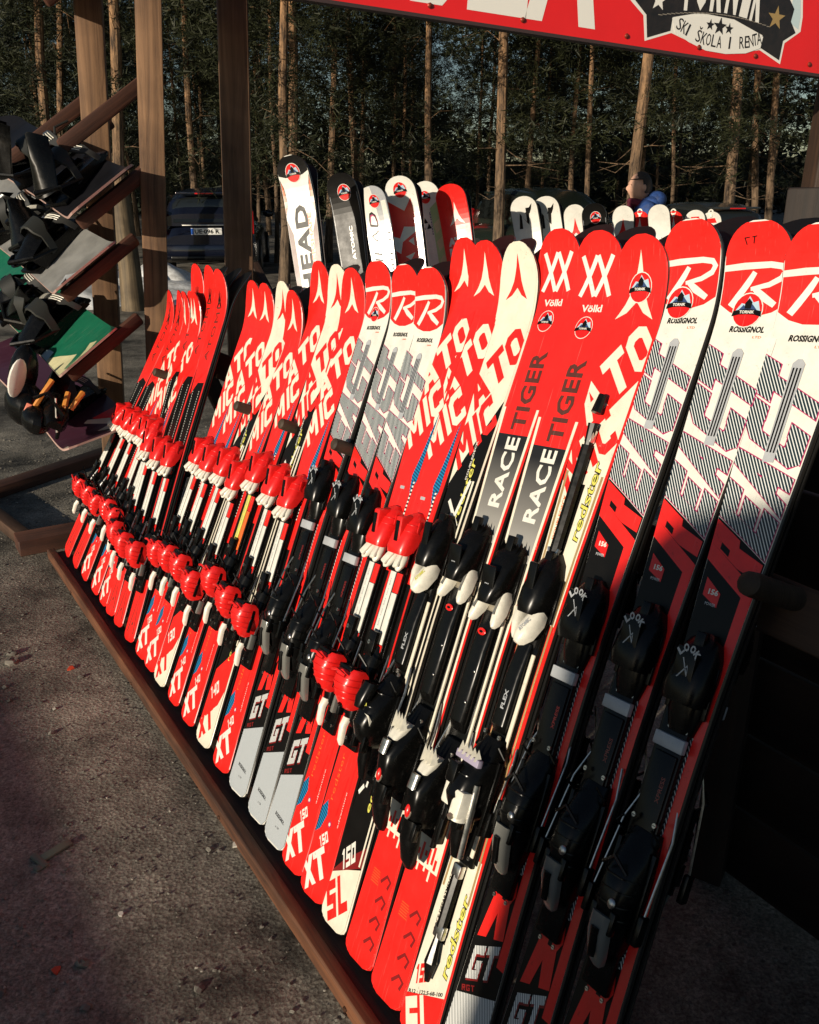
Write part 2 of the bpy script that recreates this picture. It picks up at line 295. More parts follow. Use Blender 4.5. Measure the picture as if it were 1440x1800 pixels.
# ------------------------------------------------------------------ a ski
HW = 0.056
class Ski:
    def __init__(s, L, base, wid=1.0, curl=0.05, th=0.011, round_tip=0.075, name='ski'):
        s.L = L; s.base = base; s.wid = wid; s.curl = curl; s.th = th; s.rt = round_tip; s.dec = []; s.name = name
        ys = [0, .004, .010, .02] + [L * k / 13 for k in range(1, 12)] + [L - .17 + .17 * k / 9 for k in range(0, 7)]
        ys = [y for y in ys if y <= L - .05] + [L - round_tip * math.cos(t) + 0 for t in [0, .35, .65, .9, 1.1, 1.27, 1.4, 1.5, 1.555]]
        s.ys = sorted(set(round(y, 4) for y in ys))
    def side(s, y):
        q = y / s.L; a = 0.048; w = 0.036; t = HW
        k = (a + (w - a) * math.sin(min(1, q / .45) * math.pi / 2)) if q < .45 else w + (t - w) * (0.5 - 0.5 * math.cos(min(1, (q - .45) / .47) * math.pi))
        return k * s.wid
    def edge(s, y):                                 # normalised half width, 1 along the straight part
        e = 1.0
        if y > s.L - s.rt: q = (y - (s.L - s.rt)) / s.rt; e *= max(0.0, 1 - q ** 2.5) ** (1 / 2.1)
        if y < .02: q = 1 - y / .02; e *= max(.45, (1 - q ** 2.6 * .5))
        return max(e, 0.03)
    def zc(s, y):
        z = 0.0015
        c0 = s.L - .17
        if y > c0: z += s.curl * ((y - c0) / .17) ** 2
        return z
    def tk(s, y): q = y / s.L; return s.th * (0.45 + 0.55 * math.sin(math.pi * min(1, max(0, q))) ** .7)
    def zt(s, y):                                   # piecewise linear top height
        ys = s.ys
        if y <= ys[0]: return s.zc(ys[0]) + s.tk(ys[0])
        for a, b in zip(ys, ys[1:]):
            if y <= b:
                t = (y - a) / (b - a); za = s.zc(a) + s.tk(a); zb = s.zc(b) + s.tk(b); return za + (zb - za) * t
        return s.zc(ys[-1]) + s.tk(ys[-1])
    def poly(s, pts, m, ly=1): s.dec.append(([tuple(p) for p in pts], [tuple(range(len(pts)))], m, ly)); return s
    def rect(s, x0, x1, y0, y1, m, ly=1): return s.poly([(x0, y0), (x1, y0), (x1, y1), (x0, y1)], m, ly)
    def raw(s, vf, m, ly=1): s.dec.append((list(vf[0]), list(vf[1]), m, ly)); return s
    def up(s, txt, xr, y0, h, w, m, shear=0.0, bold=0.02, ly=2, track=1.0):
        """reads upwards along the ski: baseline at x = xr, letter tops to the left"""
        vs, fs = put_text(txt, 1, 1, bold, 0, 2, track)
        s.dec.append(([(xr - b * h, y0 + a * w + shear * b * h) for a, b in vs], fs, m, ly)); return s
    def blk(s, txt, x0, y0, adv, lw, h, k, m, ly=3, t=.27, grow=0.0, lean=0.0):
        """heavy capitals standing along the ski, each further up the slope than the last"""
        for i, ch in enumerate(txt):
            for pc in block(ch, t):
                c = (sum(p[0] for p in pc) / len(pc), sum(p[1] for p in pc) / len(pc))
                pts = [(x0 + i * adv + a * lw + lean * b * h, y0 + b * h + k * (i * adv + a * lw)) for a, b in pc]
                s.poly(pts, m, ly)
        return s
    def slant(s, items, O, ang, h, m, ly=4, t=.27, up=None):
        """heavy capitals on a baseline rising at ang degrees; items = (letter, from, to) along it"""
        e = (math.cos(R(ang)), math.sin(R(ang))); f = up or (-math.sin(R(ang)), math.cos(R(ang)))
        for ch, a0, a1 in items:
            for pc in block(ch, t):
                s.poly([(O[0] + (a0 + a * (a1 - a0)) * e[0] + b * h * f[0], O[1] + (a0 + a * (a1 - a0)) * e[1] + b * h * f[1]) for a, b in pc], m, ly)
        return s
    def blk_up(s, txt, xr, y0, adv, lw, h, sh, m, ly=3, t=.27, grow=0.0):
        """heavy capitals reading up the ski, tops to the left"""
        for i, ch in enumerate(txt):
            for pc in block(ch, t):
                if grow:
                    cx = sum(p[0] for p in pc) / len(pc); cy = sum(p[1] for p in pc) / len(pc)
                    pc = [(a + grow / lw * (1 if a > cx else -1), b + grow / h * (1 if b > cy else -1)) for a, b in pc]
                s.poly([(xr - b * h, y0 + i * adv + a * lw + sh * b * h) for a, b in pc], m, ly)
        return s
    def txt(s, txt, cx, y0, h, w, m, ang=0.0, shear=0.0, bold=0.02, ly=2):
        vs, fs = put_text(txt, h, w, bold, shear); vs = [(x - w / 2, y) for x, y in vs]
        s.dec.append((rot2(vs, ang, cx, y0), fs, m, ly)); return s
    def sticker(s, cx, cy, r, ly=3):
        s.poly(disc(cx, cy - .1 * r, r * .98, r * 1.12), WHITE, ly); s.poly(disc(cx, cy - .1 * r, r * .92, r * 1.05), RED2, ly + 1)
        s.poly([(cx - .8 * r, cy - .15 * r), (cx - .45 * r, cy + .35 * r), (cx - .2 * r, cy + .3 * r), (cx, cy + .8 * r), (cx + .3 * r, cy + .4 * r), (cx + .6 * r, cy + .5 * r), (cx + .82 * r, cy - .15 * r)], SKYB, ly + 2)
        s.poly([(cx - .6 * r, cy - .1 * r), (cx - .3 * r, cy + .25 * r), (cx - .05 * r, cy), (cx + .25 * r, cy + .3 * r), (cx + .62 * r, cy - .1 * r)], NAVY, ly + 3)
        s.poly([(cx - .2 * r, cy + .0 * r), (cx - .22 * r, cy + .35 * r), (cx, cy + .66 * r), (cx + .24 * r, cy + .4 * r), (cx + .2 * r, cy)], BLACK, ly + 4)
        s.poly([(cx - .95 * r, cy - .5 * r), (cx - .9 * r, cy - .15 * r), (cx - .5 * r, cy - .06 * r), (cx, cy - .02 * r), (cx + .5 * r, cy - .06 * r), (cx + .9 * r, cy - .15 * r), (cx + .95 * r, cy - .5 * r), (cx + .5 * r, cy - .38 * r), (cx, cy - .35 * r), (cx - .5 * r, cy - .38 * r)], BLACK, ly + 5)
        return s.txt('TORNIK', cx, cy - .31 * r, .2 * r, .95 * r, WHITE, bold=.03, ly=ly + 6)
    def mesh(s, extras=None):
        b = MB(); n = len(s.ys)
        prof = []
        for y in s.ys:
            w = s.side(y) * s.edge(y); z = s.zc(y); t = s.tk(y); c = min(.003, w * .3)
            prof.append([(-w, y, z), (-w, y, z + .002), (-w + c * .3, y, z + t * .7), (-w + c, y, z + t), (w - c, y, z + t), (w - c * .3, y, z + t * .7), (w, y, z + .002), (w, y, z)])
        vs = [p for r in prof for p in r]
        def strip(k, l, m):
            b.add(vs, [(i * 8 + k, i * 8 + l, (i + 1) * 8 + l, (i + 1) * 8 + k) for i in range(n - 1)], m)
        strip(0, 1, STEEL); strip(6, 7, STEEL); strip(1, 2, SIDE); strip(5, 6, SIDE); strip(2, 3, SIDE if s.base in (BLACK, WHITE) else s.base); strip(4, 5, SIDE if s.base in (BLACK, WHITE) else s.base)
        strip(3, 4, s.base); strip(7, 0, BASE)
        b.add(vs, [tuple(range(8)), tuple((n - 1) * 8 + k for k in range(8))[::-1]], SIDE)
        # printed layers, clipped to the outline
        lim = HW * .93; tip = []
        for k in range(0, 11):
            y = s.L - s.rt + s.rt * math.sin(math.pi / 2 * k / 10); tip.append((HW * s.edge(y) * .95 if k < 10 else .004, min(y, s.L - .003)))
        for di, (vs2, fs, m, ly) in enumerate(s.dec):
            bm = bmesh.new(); vv = [bm.verts.new((x, y, 0)) for x, y in vs2]
            for f in fs:
                try: bm.faces.new([vv[i] for i in f])
                except ValueError: pass
            def cut(co, no, clear=True):
                bmesh.ops.bisect_plane(bm, geom=list(bm.verts) + list(bm.edges) + list(bm.faces), plane_co=co, plane_no=no, clear_outer=clear, dist=1e-7)
            xs = [v[0] for v in vs2]; yy = [v[1] for v in vs2]
            if max(xs) > lim: cut((lim, 0, 0), (1, 0, 0))
            if min(xs) < -lim: cut((-lim, 0, 0), (-1, 0, 0))
            if min(yy) < .004: cut((0, .004, 0), (0, -1, 0))
            if min(yy) < .03:
                for q in (1, -1): cut((q * lim * .72, .004, 0), (q * .75, -.66, 0))
            if max(yy) > s.L - s.rt:
                for q in (1, -1):
                    for (xa, ya), (xb, yb) in zip(tip, tip[1:]):
                        d = Vector((yb - ya, -(xb - xa), 0)); d.x *= 1
                        cut((q * xa, ya, 0), (q * d.x, d.y, 0))
            y0 = min(yy); y1 = max(yy)
            for y in s.ys:
                if y0 + 1e-4 < y < y1 - 1e-4: cut((0, y, 0), (0, 1, 0), False)
            bmesh.ops.triangulate(bm, faces=[f for f in bm.faces if len(f.verts) > 4])
            bm.verts.index_update()
            if len(bm.faces):
                b.add([(v.co.x * s.side(v.co.y) / HW, v.co.y, s.zt(v.co.y) + .00022 * ly + di * 1.5e-6) for v in bm.verts], [[v.index for v in f.verts] for f in bm.faces], m)
            bm.free()
        return b

# ------------------------------------------------------------------ bindings (children of their ski)
def hardware(root, kind, dy, z, variant=0):
    def Y(y): return y + dy
    def L(b, secs, m, **k): return b.loft([(Y(y), cx, w, z + z0, h) for y, cx, w, z0, h in secs], m, **k)
    plate = MB(); toe = MB(); heel = MB(); lever = MB(); brake = MB(); lip = MB()
    if kind == 'kid':
        plate.box(-.029, .029, Y(.335), Y(.79), z, z + .012, PBLK, bev=.003)
        plate.box(-.026, .026, Y(.52), Y(.745), z + .012, z + .019, PBLK, bev=.002)
        plate.box(-.024, -.002, Y(.545), Y(.735), z + .019, z + .0225, WHITE if variant != 1 else YEL, bev=.001)
        plate.box(.002, .024, Y(.575), Y(.69), z + .019, z + .0222, WHITE if variant != 1 else ORANGE, bev=.001)
        plate.box(.002, .024, Y(.691), Y(.80), z + .015, z + .0215, RED, bev=.001)
        plate.box(.002, .024, Y(.49), Y(.574), z + .015, z + .0215, RED, bev=.001)
        for k in range(7):
            vs, fs = put_text('KIDS' if k % 2 else 'SKI', .004, .016, .02); vs = rot2(vs, R(90), -.011, Y(.565 + k * .023))
            plate.add([(x, y, z + .0229) for x, y in vs], fs, GREY)
        L(toe, [(.872, 0, .012, .002, .010), (.860, 0, .030, .002, .026), (.842, 0, .038, .002, .040), (.812, 0, .041, .008, .044), (.786, 0, .039, .020, .036), (.774, 0, .034, .032, .020)], PRED, p=3.6, n=12)
        toe.box(-.013, .013, Y(.80), Y(.86), z + .012, z + .058, PRED, M=Matrix.Translation((0, Y(.83), z + .03)) @ Matrix.Rotation(R(10), 4, 'X') @ Matrix.Translation((0, -Y(.83), -z - .03)), bev=.006)
        toe.box(-.007, .007, Y(.805), Y(.85), z + .056, z + .0605, PBLK, M=Matrix.Translation((0, Y(.83), z + .03)) @ Matrix.Rotation(R(10), 4, 'X') @ Matrix.Translation((0, -Y(.83), -z - .03)), bev=.002)
        L(toe, [(.80, 0, .030, .0, .034), (.775, 0, .030, .0, .030), (.75, 0, .026, .0, .02)], PBLK)
        for q in (-1, 1):
            Mx = Matrix.Translation((q * .022, Y(.764), z + .033)) @ Matrix.Rotation(q * R(16), 4, 'Z') @ Matrix.Rotation(R(-24), 4, 'X')
            lip.ell((0, 0, 0), (.0165, .029, .012), PWHT, Mx); lip.box(-.010, .010, -.024, .016, .006, .0145, PWHT, Mx, bev=.003)
        L(heel, [(.57, 0, .026, 0, .024), (.53, 0, .030, 0, .034), (.44, 0, .031, 0, .042), (.40, 0, .026, 0, .035), (.385, 0, .018, 0, .02)], PBLK)
        L(heel, [(.514, 0, .038, .044, .024), (.506, 0, .042, .036, .038), (.478, 0, .041, .026, .053), (.45, 0, .035, .020, .050), (.430, 0, .026, .018, .040), (.422, 0, .016, .02, .026)], PRED, p=3.4, n=12)
        heel.box(-.026, .026, Y(.500), Y(.518), z + .050, z + .072, PBLK, bev=.004)
        heel.tube([(-.03, Y(.50), z + .083), (0, Y(.506), z + .088), (.03, Y(.50), z + .083)], .0035, PRED, 6)
        heel.tube([(.004, Y(.436), z + .062), (.004, Y(.430), z + .056)], .006, PBLK, 8)
        L(lever, [(.405, 0, .012, .030, .010), (.385, 0, .011, .034, .010), (.352, 0, .009, .030, .010), (.342, 0, .004, .028, .006)], PWHT)
        for q in (-1, 1):
            brake.tube([(q * .036, Y(.56), z + .004), (q * .045, Y(.50), z + .016), (q * .050, Y(.43), z + .034)], .0028, SILV, 6)
            brake.box(q * .050 - .006, q * .050 + .006, Y(.395), Y(.435), z + .026, z + .044, PBLK if q < 0 else PGRY, bev=.003)
    elif kind == 'look':
        plate.box(-.034, .022, Y(.36), Y(.80), z, z + .015, PBLK, bev=.003)
        plate.box(-.035, .026, Y(.742), Y(.763), z + .012, z + .0245, GREY, bev=.0015)
        plate.box(-.028, .018, Y(.52), Y(.735), z + .015, z + .020, PBLK, bev=.002)
        for k in range(4):
            vs, fs = put_text('0000' if k % 2 else '8888', .005, .022, .01); vs = rot2(vs, R(90), -.016 + .006 * (k % 3), Y(.54 + .012 * k))
            plate.add([(x, y, z + .0205) for x, y in vs], fs, GREY)
        vs, fs = put_text('XPRESS', .008, .040, .02); plate.add([(x, y, z + .0205) for x, y in rot2(vs, R(90), .010, Y(.66))], fs, DRED)
        L(toe, [(.925, 0, .014, 0, .012), (.912, 0, .030, 0, .028), (.89, 0, .038, 0, .044), (.86, 0, .041, .004, .050), (.835, 0, .042, .012, .044), (.815, 0, .036, .024, .026)], PBLK, p=3.2)
        L(toe, [(.83, 0, .034, 0, .032), (.80, 0, .034, 0, .028), (.77, 0, .026, 0, .018)], PBLK)
        Mx = Matrix.Translation((0, Y(.868), z + .0562)) @ Matrix.Rotation(R(6), 4, 'X')
        for k, (ch, a) in enumerate((('L', 48), ('O', 18), ('O', -16), ('K', -46))):
            vs, fs = put_text(ch, .0125, .0105, .05); vs = [(x - .005, y) for x, y in vs]
            vs = rot2([(x, y + .016) for x, y in vs], R(a), .004, .008)
            lip.flat([(x, y) for x, y in vs], fs, GREY, Mx)
        vs, fs = stroke([(-.016, -.026), (.008, .004), (.010, -.012), (-.004, .014)], .0022); lip.flat(vs, fs, GREY, Mx)
        lip.box(-.020, .020, -.034, .030, -.006, -.0008, PBLK, Mx, bev=.002)
        L(heel, [(.56, 0, .030, 0, .022), (.52, 0, .034, 0, .045), (.49, 0, .036, 0, .066), (.45, 0, .035, 0, .072), (.41, 0, .032, 0, .056), (.37, 0, .024, 0, .03)], PBLK, p=3)
        heel.ell((.014, Y(.452), z + .070), (.008, .008, .004), SILV)
        heel.tube([(-.026, Y(.50), z + .070), (0, Y(.52), z + .080), (.026, Y(.50), z + .070)], .003, PBLK, 6)
        L(lever, [(.43, 0, .020, .058, .014), (.40, 0, .021, .052, .018), (.37, 0, .018, .040, .018), (.352, 0, .014, .032, .012), (.346, 0, .008, .03, .008)], PGRY, p=4)
        L(lever, [(.41, 0, .008, .072, .006), (.365, 0, .007, .060, .006)], PBLK)
        for q in (-1, 1):
            brake.tube([(q * .038, Y(.60), z + .004), (q * .052, Y(.555), z + .014), (q * .056, Y(.44), z + .034)], .0022, SILV, 6)
            brake.box(q * .056 - .006, q * .056 + .006, Y(.40), Y(.445), z + .024, z + .044, PBLK, bev=.003)
    elif kind == 'race':
        plate.box(-.036, .036, Y(.33), Y(.79), z, z + .010, PBLK, bev=.002)
        plate.box(.030, .0365, Y(.34), Y(.77), z + .010, z + .016, CREAM, bev=.002); plate.box(-.0365, -.031, Y(.36), Y(.74), z + .010, z + .013, SILV)
        L(plate, [(.775, -.004, .024, .008, .016), (.70, -.004, .025, .008, .026), (.56, -.004, .025, .008, .026), (.54, -.004, .022, .008, .01)], PBLK, p=4)
        plate.ell((-.004, Y(.735), z + .033), (.013, .007, .002), PRED); plate.ell((-.004, Y(.735), z + .0342), (.007, .003, .0014), PBLK)
        for yy in (.66, .60): plate.ell((.012, Y(yy), z + .035), (.003, .003, .0016), SILV)
        plate.box(-.040, .040, Y(.772), Y(.792), z + .010, z + .020, CHAMP, bev=.002)
        L(toe, [(.905, 0, .030, 0, .024), (.89, 0, .036, 0, .038), (.865, 0, .036, 0, .050), (.835, 0, .034, .006, .056), (.81, 0, .030, .018, .050), (.79, -.004, .022, .030, .034)], PBLK, p=3.4)
        for k in range(7): toe.add([(-.032 + .0105 * k, Y(.896), z + .010), (-.024 + .0105 * k, Y(.896), z + .010), (-.028 + .0105 * k, Y(.914 + .004 * (k % 2)), z + .022), (-.028 + .0105 * k, Y(.89), z + .034)], [(0, 1, 2), (1, 3, 2), (3, 0, 2), (0, 3, 1)], PBLK)
        toe.box(-.020, .020, Y(.80), Y(.862), z + .060, z + .066, PBLK, M=Matrix.Translation((0, Y(.83), z + .06)) @ Matrix.Rotation(R(12), 4, 'X') @ Matrix.Translation((0, -Y(.83), -z - .06)), bev=.003)
        vs, fs = put_text('m', .009, .012, .05); toe.add([(x - .006, Y(.825) + y, z + .0655) for x, y in vs], fs, GREY)
        for yy in (.812, .848): toe.box(-.011, .011, Y(yy), Y(yy + .002), z + .0640, z + .0660, GREY)
        for q in (-1, 1):
            Mx = Matrix.Translation((q * .030, Y(.79), z + .034)) @ Matrix.Rotation(q * R(10), 4, 'Z') @ Matrix.Rotation(R(-20), 4, 'X')
            lip.loft([(.040, 0, .004, -.012, .02), (.022, 0, .012, -.014, .026), (-.01, 0, .014, -.014, .026), (-.034, 0, .010, -.010, .018), (-.042, 0, .004, -.006, .01)], PWHT, Mx)
            lip.box(-.003, .003, -.02, .02, .010, .0135, PGRY, Mx)
        L(heel, [(.60, 0, .028, .008, .012), (.57, 0, .030, .008, .03), (.53, 0, .036, .008, .060), (.50, 0, .036, .01, .072), (.46, 0, .030, .016, .060), (.43, 0, .022, .02, .042)], PBLK, p=3.2)
        L(heel, [(.565, 0, .018, .034, .016), (.545, 0, .019, .046, .022), (.53, 0, .015, .060, .014)], PWHT, p=5)
        for k in range(4): heel.add([(-.018 + .011 * k, Y(.556), z + .058), (-.008 + .011 * k, Y(.556), z + .058), (-.013 + .011 * k, Y(.585), z + .070), (-.013 + .011 * k, Y(.55), z + .072)], [(0, 1, 2), (1, 3, 2), (3, 0, 2), (0, 3, 1)], PWHT)
        L(heel, [(.528, 0, .013, .078, .008), (.500, 0, .013, .082, .006)], SILV)
        heel.ell((0, Y(.458), z + .074), (.008, .014, .006), PRED); heel.tube([(.009 * math.cos(a), Y(.458) + .016 * math.sin(a), z + .073) for a in [k * .63 for k in range(11)]], .0018, CHAMP, 6)
        L(lever, [(.44, 0, .026, .052, .018), (.40, 0, .026, .044, .022), (.36, 0, .020, .034, .018), (.345, 0, .010, .03, .010)], PBLK)
        for q in (-1, 1):
            brake.tube([(q * .036, Y(.62), z + .006), (q * .050, Y(.56), z + .014), (q * .054, Y(.46), z + .03)], .0028, SILV, 6)
            brake.box(q * .054 - .006, q * .054 + .006, Y(.41), Y(.465), z + .02, z + .042, PBLK, bev=.003)
    else:  # 'pro'
        plate.box(-.030, .030, Y(.34), Y(.78), z, z + .012, PBLK, bev=.002)
        plate.box(.020, .030, Y(.36), Y(.74), z + .012, z + .017, CREAM, bev=.002)
        L(plate, [(.755, -.004, .020, .010, .012), (.69, -.004, .022, .010, .022), (.60, -.004, .022, .010, .022), (.585, -.004, .02, .010, .008)], PBLK, p=4)
        vs, fs = put_text('FLEX', .010, .036, .03); plate.add([(x, y, z + .0325) for x, y in rot2(vs, R(90), .004, Y(.63))], fs, GREY)
        L(toe, [(.925, 0, .012, 0, .014), (.908, 0, .028, 0, .036), (.88, 0, .036, 0, .054), (.85, 0, .038, .008, .056), (.822, 0, .034, .02, .046), (.808, 0, .026, .032, .03)], PBLK)
        toe.box(-.012, .012, Y(.83), Y(.90), z + .056, z + .064, PBLK, M=Matrix.Translation((0, Y(.86), z + .06)) @ Matrix.Rotation(R(8), 4, 'X') @ Matrix.Translation((0, -Y(.86), -z - .06)), bev=.003)
        L(toe, [(.80, 0, .030, 0, .026), (.77, 0, .028, 0, .022), (.74, 0, .02, 0, .012)], PBLK)
        Mx = Matrix.Translation((.017, Y(.79), z + .046)) @ Matrix.Rotation(R(-8), 4, 'Z') @ Matrix.Rotation(R(-28), 4, 'X')
        lip.loft([(.034, 0, .012, -.016, .024), (.016, 0, .020, -.018, .032), (-.016, 0, .021, -.016, .030), (-.034, 0, .014, -.01, .02), (-.040, 0, .008, -.006, .010)], PWHT, Mx)
        Mx2 = Matrix.Translation((-.027, Y(.79), z + .040)) @ Matrix.Rotation(R(28), 4, 'Z') @ Matrix.Rotation(R(-24), 4, 'X')
        lip.loft([(.026, 0, .012, -.012, .02), (.0, 0, .013, -.014, .024), (-.028, 0, .007, -.010, .014), (-.036, 0, .003, -.006, .006)], PWHT, Mx2)
        vs, fs = put_text('ATOMIC', .010, .028, .04); lip.flat(rot2([(x - .014, y - .005) for x, y in vs], R(80), .002, -.008), fs, YEL if variant == 0 else GREY, Mx @ Matrix.Translation((0, 0, .0147)))
        hm = PBLK
        L(heel, [(.57, 0, .028, 0, .03), (.53, 0, .036, 0, .055), (.50, 0, .040, .0, .074), (.46, 0, .038, .01, .072), (.43, 0, .030, .02, .05), (.415, 0, .018, .024, .03)], hm, p=3)
        if variant:
            heel.box(.004, .034, Y(.425), Y(.475), z + .040, z + .080, PWHT, bev=.006); heel.box(-.036, -.006, Y(.435), Y(.50), z + .034, z + .074, PWHT, bev=.006)
            for k in range(4): heel.box(-.030 + .016 * k, -.022 + .016 * k, Y(.40), Y(.43), z + .03, z + .046 + .004 * (k % 2), PBLK, bev=.002)
            heel.tube([(.019, Y(.42), z + .062), (.019, Y(.44), z + .062)], .015, PWHT, 14)
            heel.tube([(.018, Y(.43), z + .083), (.018, Y(.425), z + .079)], .006, CHAMP, 10); heel.box(-.034, -.006, Y(.475), Y(.515), z + .066, z + .080, PBLK, bev=.004)
            heel.box(-.036, .036, Y(.52), Y(.535), z + .058, z + .070, mat('lilac_strap', (.34, .30, .40), .5), bev=.003)
            for k in range(5): heel.add([(-.030 + .013 * k, Y(.53), z + .058), (-.020 + .013 * k, Y(.53), z + .058), (-.025 + .013 * k, Y(.552), z + .07), (-.025 + .013 * k, Y(.53), z + .075)], [(0, 1, 2), (1, 3, 2), (3, 0, 2), (0, 3, 1)], PWHT)
            lever.tube([(.034, Y(.49), z + .055), (.040, Y(.36), z + .050)], .0055, SILV, 10)
        else:
            L(heel, [(.545, -.01, .020, .060, .020), (.51, -.012, .022, .070, .018), (.49, -.014, .014, .074, .012)], PBLK)
            vs, fs = put_text('XTE', .012, .026, .05); heel.add([(x, y, z + .0755) for x, y in rot2(vs, R(-70), -.010, Y(.52))], fs, YEL)
            heel.add([(-.036, Y(.44), z + .05), (.030, Y(.462), z + .066), (.030, Y(.485), z + .076), (.004, Y(.485), z + .076), (-.036, Y(.43), z + .04), (.03, Y(.45), z + .04)], [(0, 1, 2, 3), (0, 4, 5, 1), (0, 3, 4), (1, 5, 2), (3, 2, 5, 4)], PWHT)
            heel.ell((.008, Y(.468), z + .073), (.004, .004, .002), CHAMP)
        L(lever, [(.42, 0, .020, .040, .014), (.38, 0, .018, .034, .014), (.345, 0, .010, .026, .010)], PBLK)
        for q in (-1, 1):
            brake.tube([(q * .034, Y(.60), z + .005), (q * .048, Y(.55), z + .014), (q * .053, Y(.45), z + .03)], .0028, SILV, 6)
            brake.box(q * .053 - .006, q * .053 + .006, Y(.41), Y(.455), z + .02, z + .042, PYEL if (variant == 0 and q < 0) else PBLK, bev=.003)
    rg = random.Random(len(kind) * 7 + variant)
    def arc(b, y, w, z0, h, m, r_=.0016, p=3.4):
        pts = []
        for k in range(13):
            t = math.pi * (.06 + .88 * k / 12); c_, s_ = math.cos(t), math.sin(t); pts.append((w * math.copysign(abs(c_) ** (2 / p), c_), Y(y), z + z0 + h * abs(s_) ** (2 / p)))
        b.tube(pts, r_, m, 5)
    def screw(b, x, y, zz, r_=.0036):
        b.tube([(x, Y(y), z + zz - .002), (x, Y(y), z + zz + .0016)], r_, SILV, 10); b.box(x - r_ * .8, x + r_ * .8, Y(y) - .0005, Y(y) + .0005, z + zz + .0014, z + zz + .0020, PBLK)
    for x_ in (-.017, .017):
        screw(plate, x_, .325 + .03, .014); screw(plate, x_, .775, .014)
    if kind == 'kid':
        [arc(heel, yy, ww, zz, hh, RED2) for yy, ww, zz, hh in ((.492, .0415, .031, .046), (.478, .041, .026, .053), (.463, .038, .023, .0515), (.45, .035, .020, .050))]; [arc(toe, yy, ww, .004, hh, RED2) for yy, ww, hh in ((.842, .038, .038), (.827, .0395, .042))]
        for q in (-1, 1):
            toe.box(q * .036 - .003, q * .036 + .003, Y(.785), Y(.852), z + .018, z + .026, RED2, bev=.001); heel.box(q * .039 - .0025, q * .039 + .0025, Y(.44), Y(.50), z + .040, z + .048, PBLK, bev=.001)
            heel.tube([(q * .030, Y(.50), z + .03), (q * .046, Y(.53), z + .05), (q * .020, Y(.548), z + .060)], .0025, PBLK, 6)
        heel.box(-.016, .016, Y(.545), Y(.60), z + .020, z + .032, PBLK, bev=.002); toe.box(-.030, .030, Y(.735), Y(.752), z + .012, z + .030, PBLK, bev=.002)
        screw(heel, .0, .575, .034, .005)
    else:
        [arc(heel, yy, .036, 0, hh, PBLK, .0016, 3) for yy, hh in (((.49, .066), (.47, .069), (.45, .072), (.43, .064)) if kind == 'look' else ((.53, .058), (.50, .074)))]
        for q in (-1, 1):
            heel.box(q * .037 - .004, q * .037 + .004, Y(.40), Y(.535), z + .016, z + .026, PBLK, bev=.001); toe.box(q * .037 - .004, q * .037 + .004, Y(.80), Y(.88), z + .006, z + .014, PBLK, bev=.001)
            brake.tube([(q * .034, Y(.535), z + .02), (q * .046, Y(.55), z + .04), (q * .030, Y(.565), z + .050)], .0024, PBLK, 6)
            screw(heel, q * .022, .575, .030, .004); heel.box(q * .020 - .006, q * .020 + .006, Y(.405), Y(.44), z + .052, z + .066, PBLK, bev=.002)
        toe.box(-.010, .010, Y(.895), Y(.925), z + .020, z + .034, PBLK, bev=.002)
    sx = .85 if kind == 'kid' else .87
    hy = {'look': .062, 'race': -.070}.get(kind, 0.0); hz = 1.0 if kind == 'look' else 1.25
    for b_ in (heel, lever): b_.v = [(x_, y_ + hy, z + (z_ - z) * hz) for x_, y_, z_ in b_.v]
    if hy: brake.v = [(x_, y_ + hy, z_) for x_, y_, z_ in brake.v]
    for b_ in (plate, toe, heel, lever, brake, lip): b_.v = [(x_ * sx, y_, z + (z_ - z) * (.92 if kind == 'kid' else .86)) for x_, y_, z_ in b_.v]
    kid(root, plate.build('binding_plate'))
    t = kid(root, toe.build('toe_binding')); kid(t, lip.build('toe_jaw'))
    h = kid(root, heel.build('heel_binding')); kid(h, lever.build('release_lever')); kid(root, brake.build('ski_brake'))

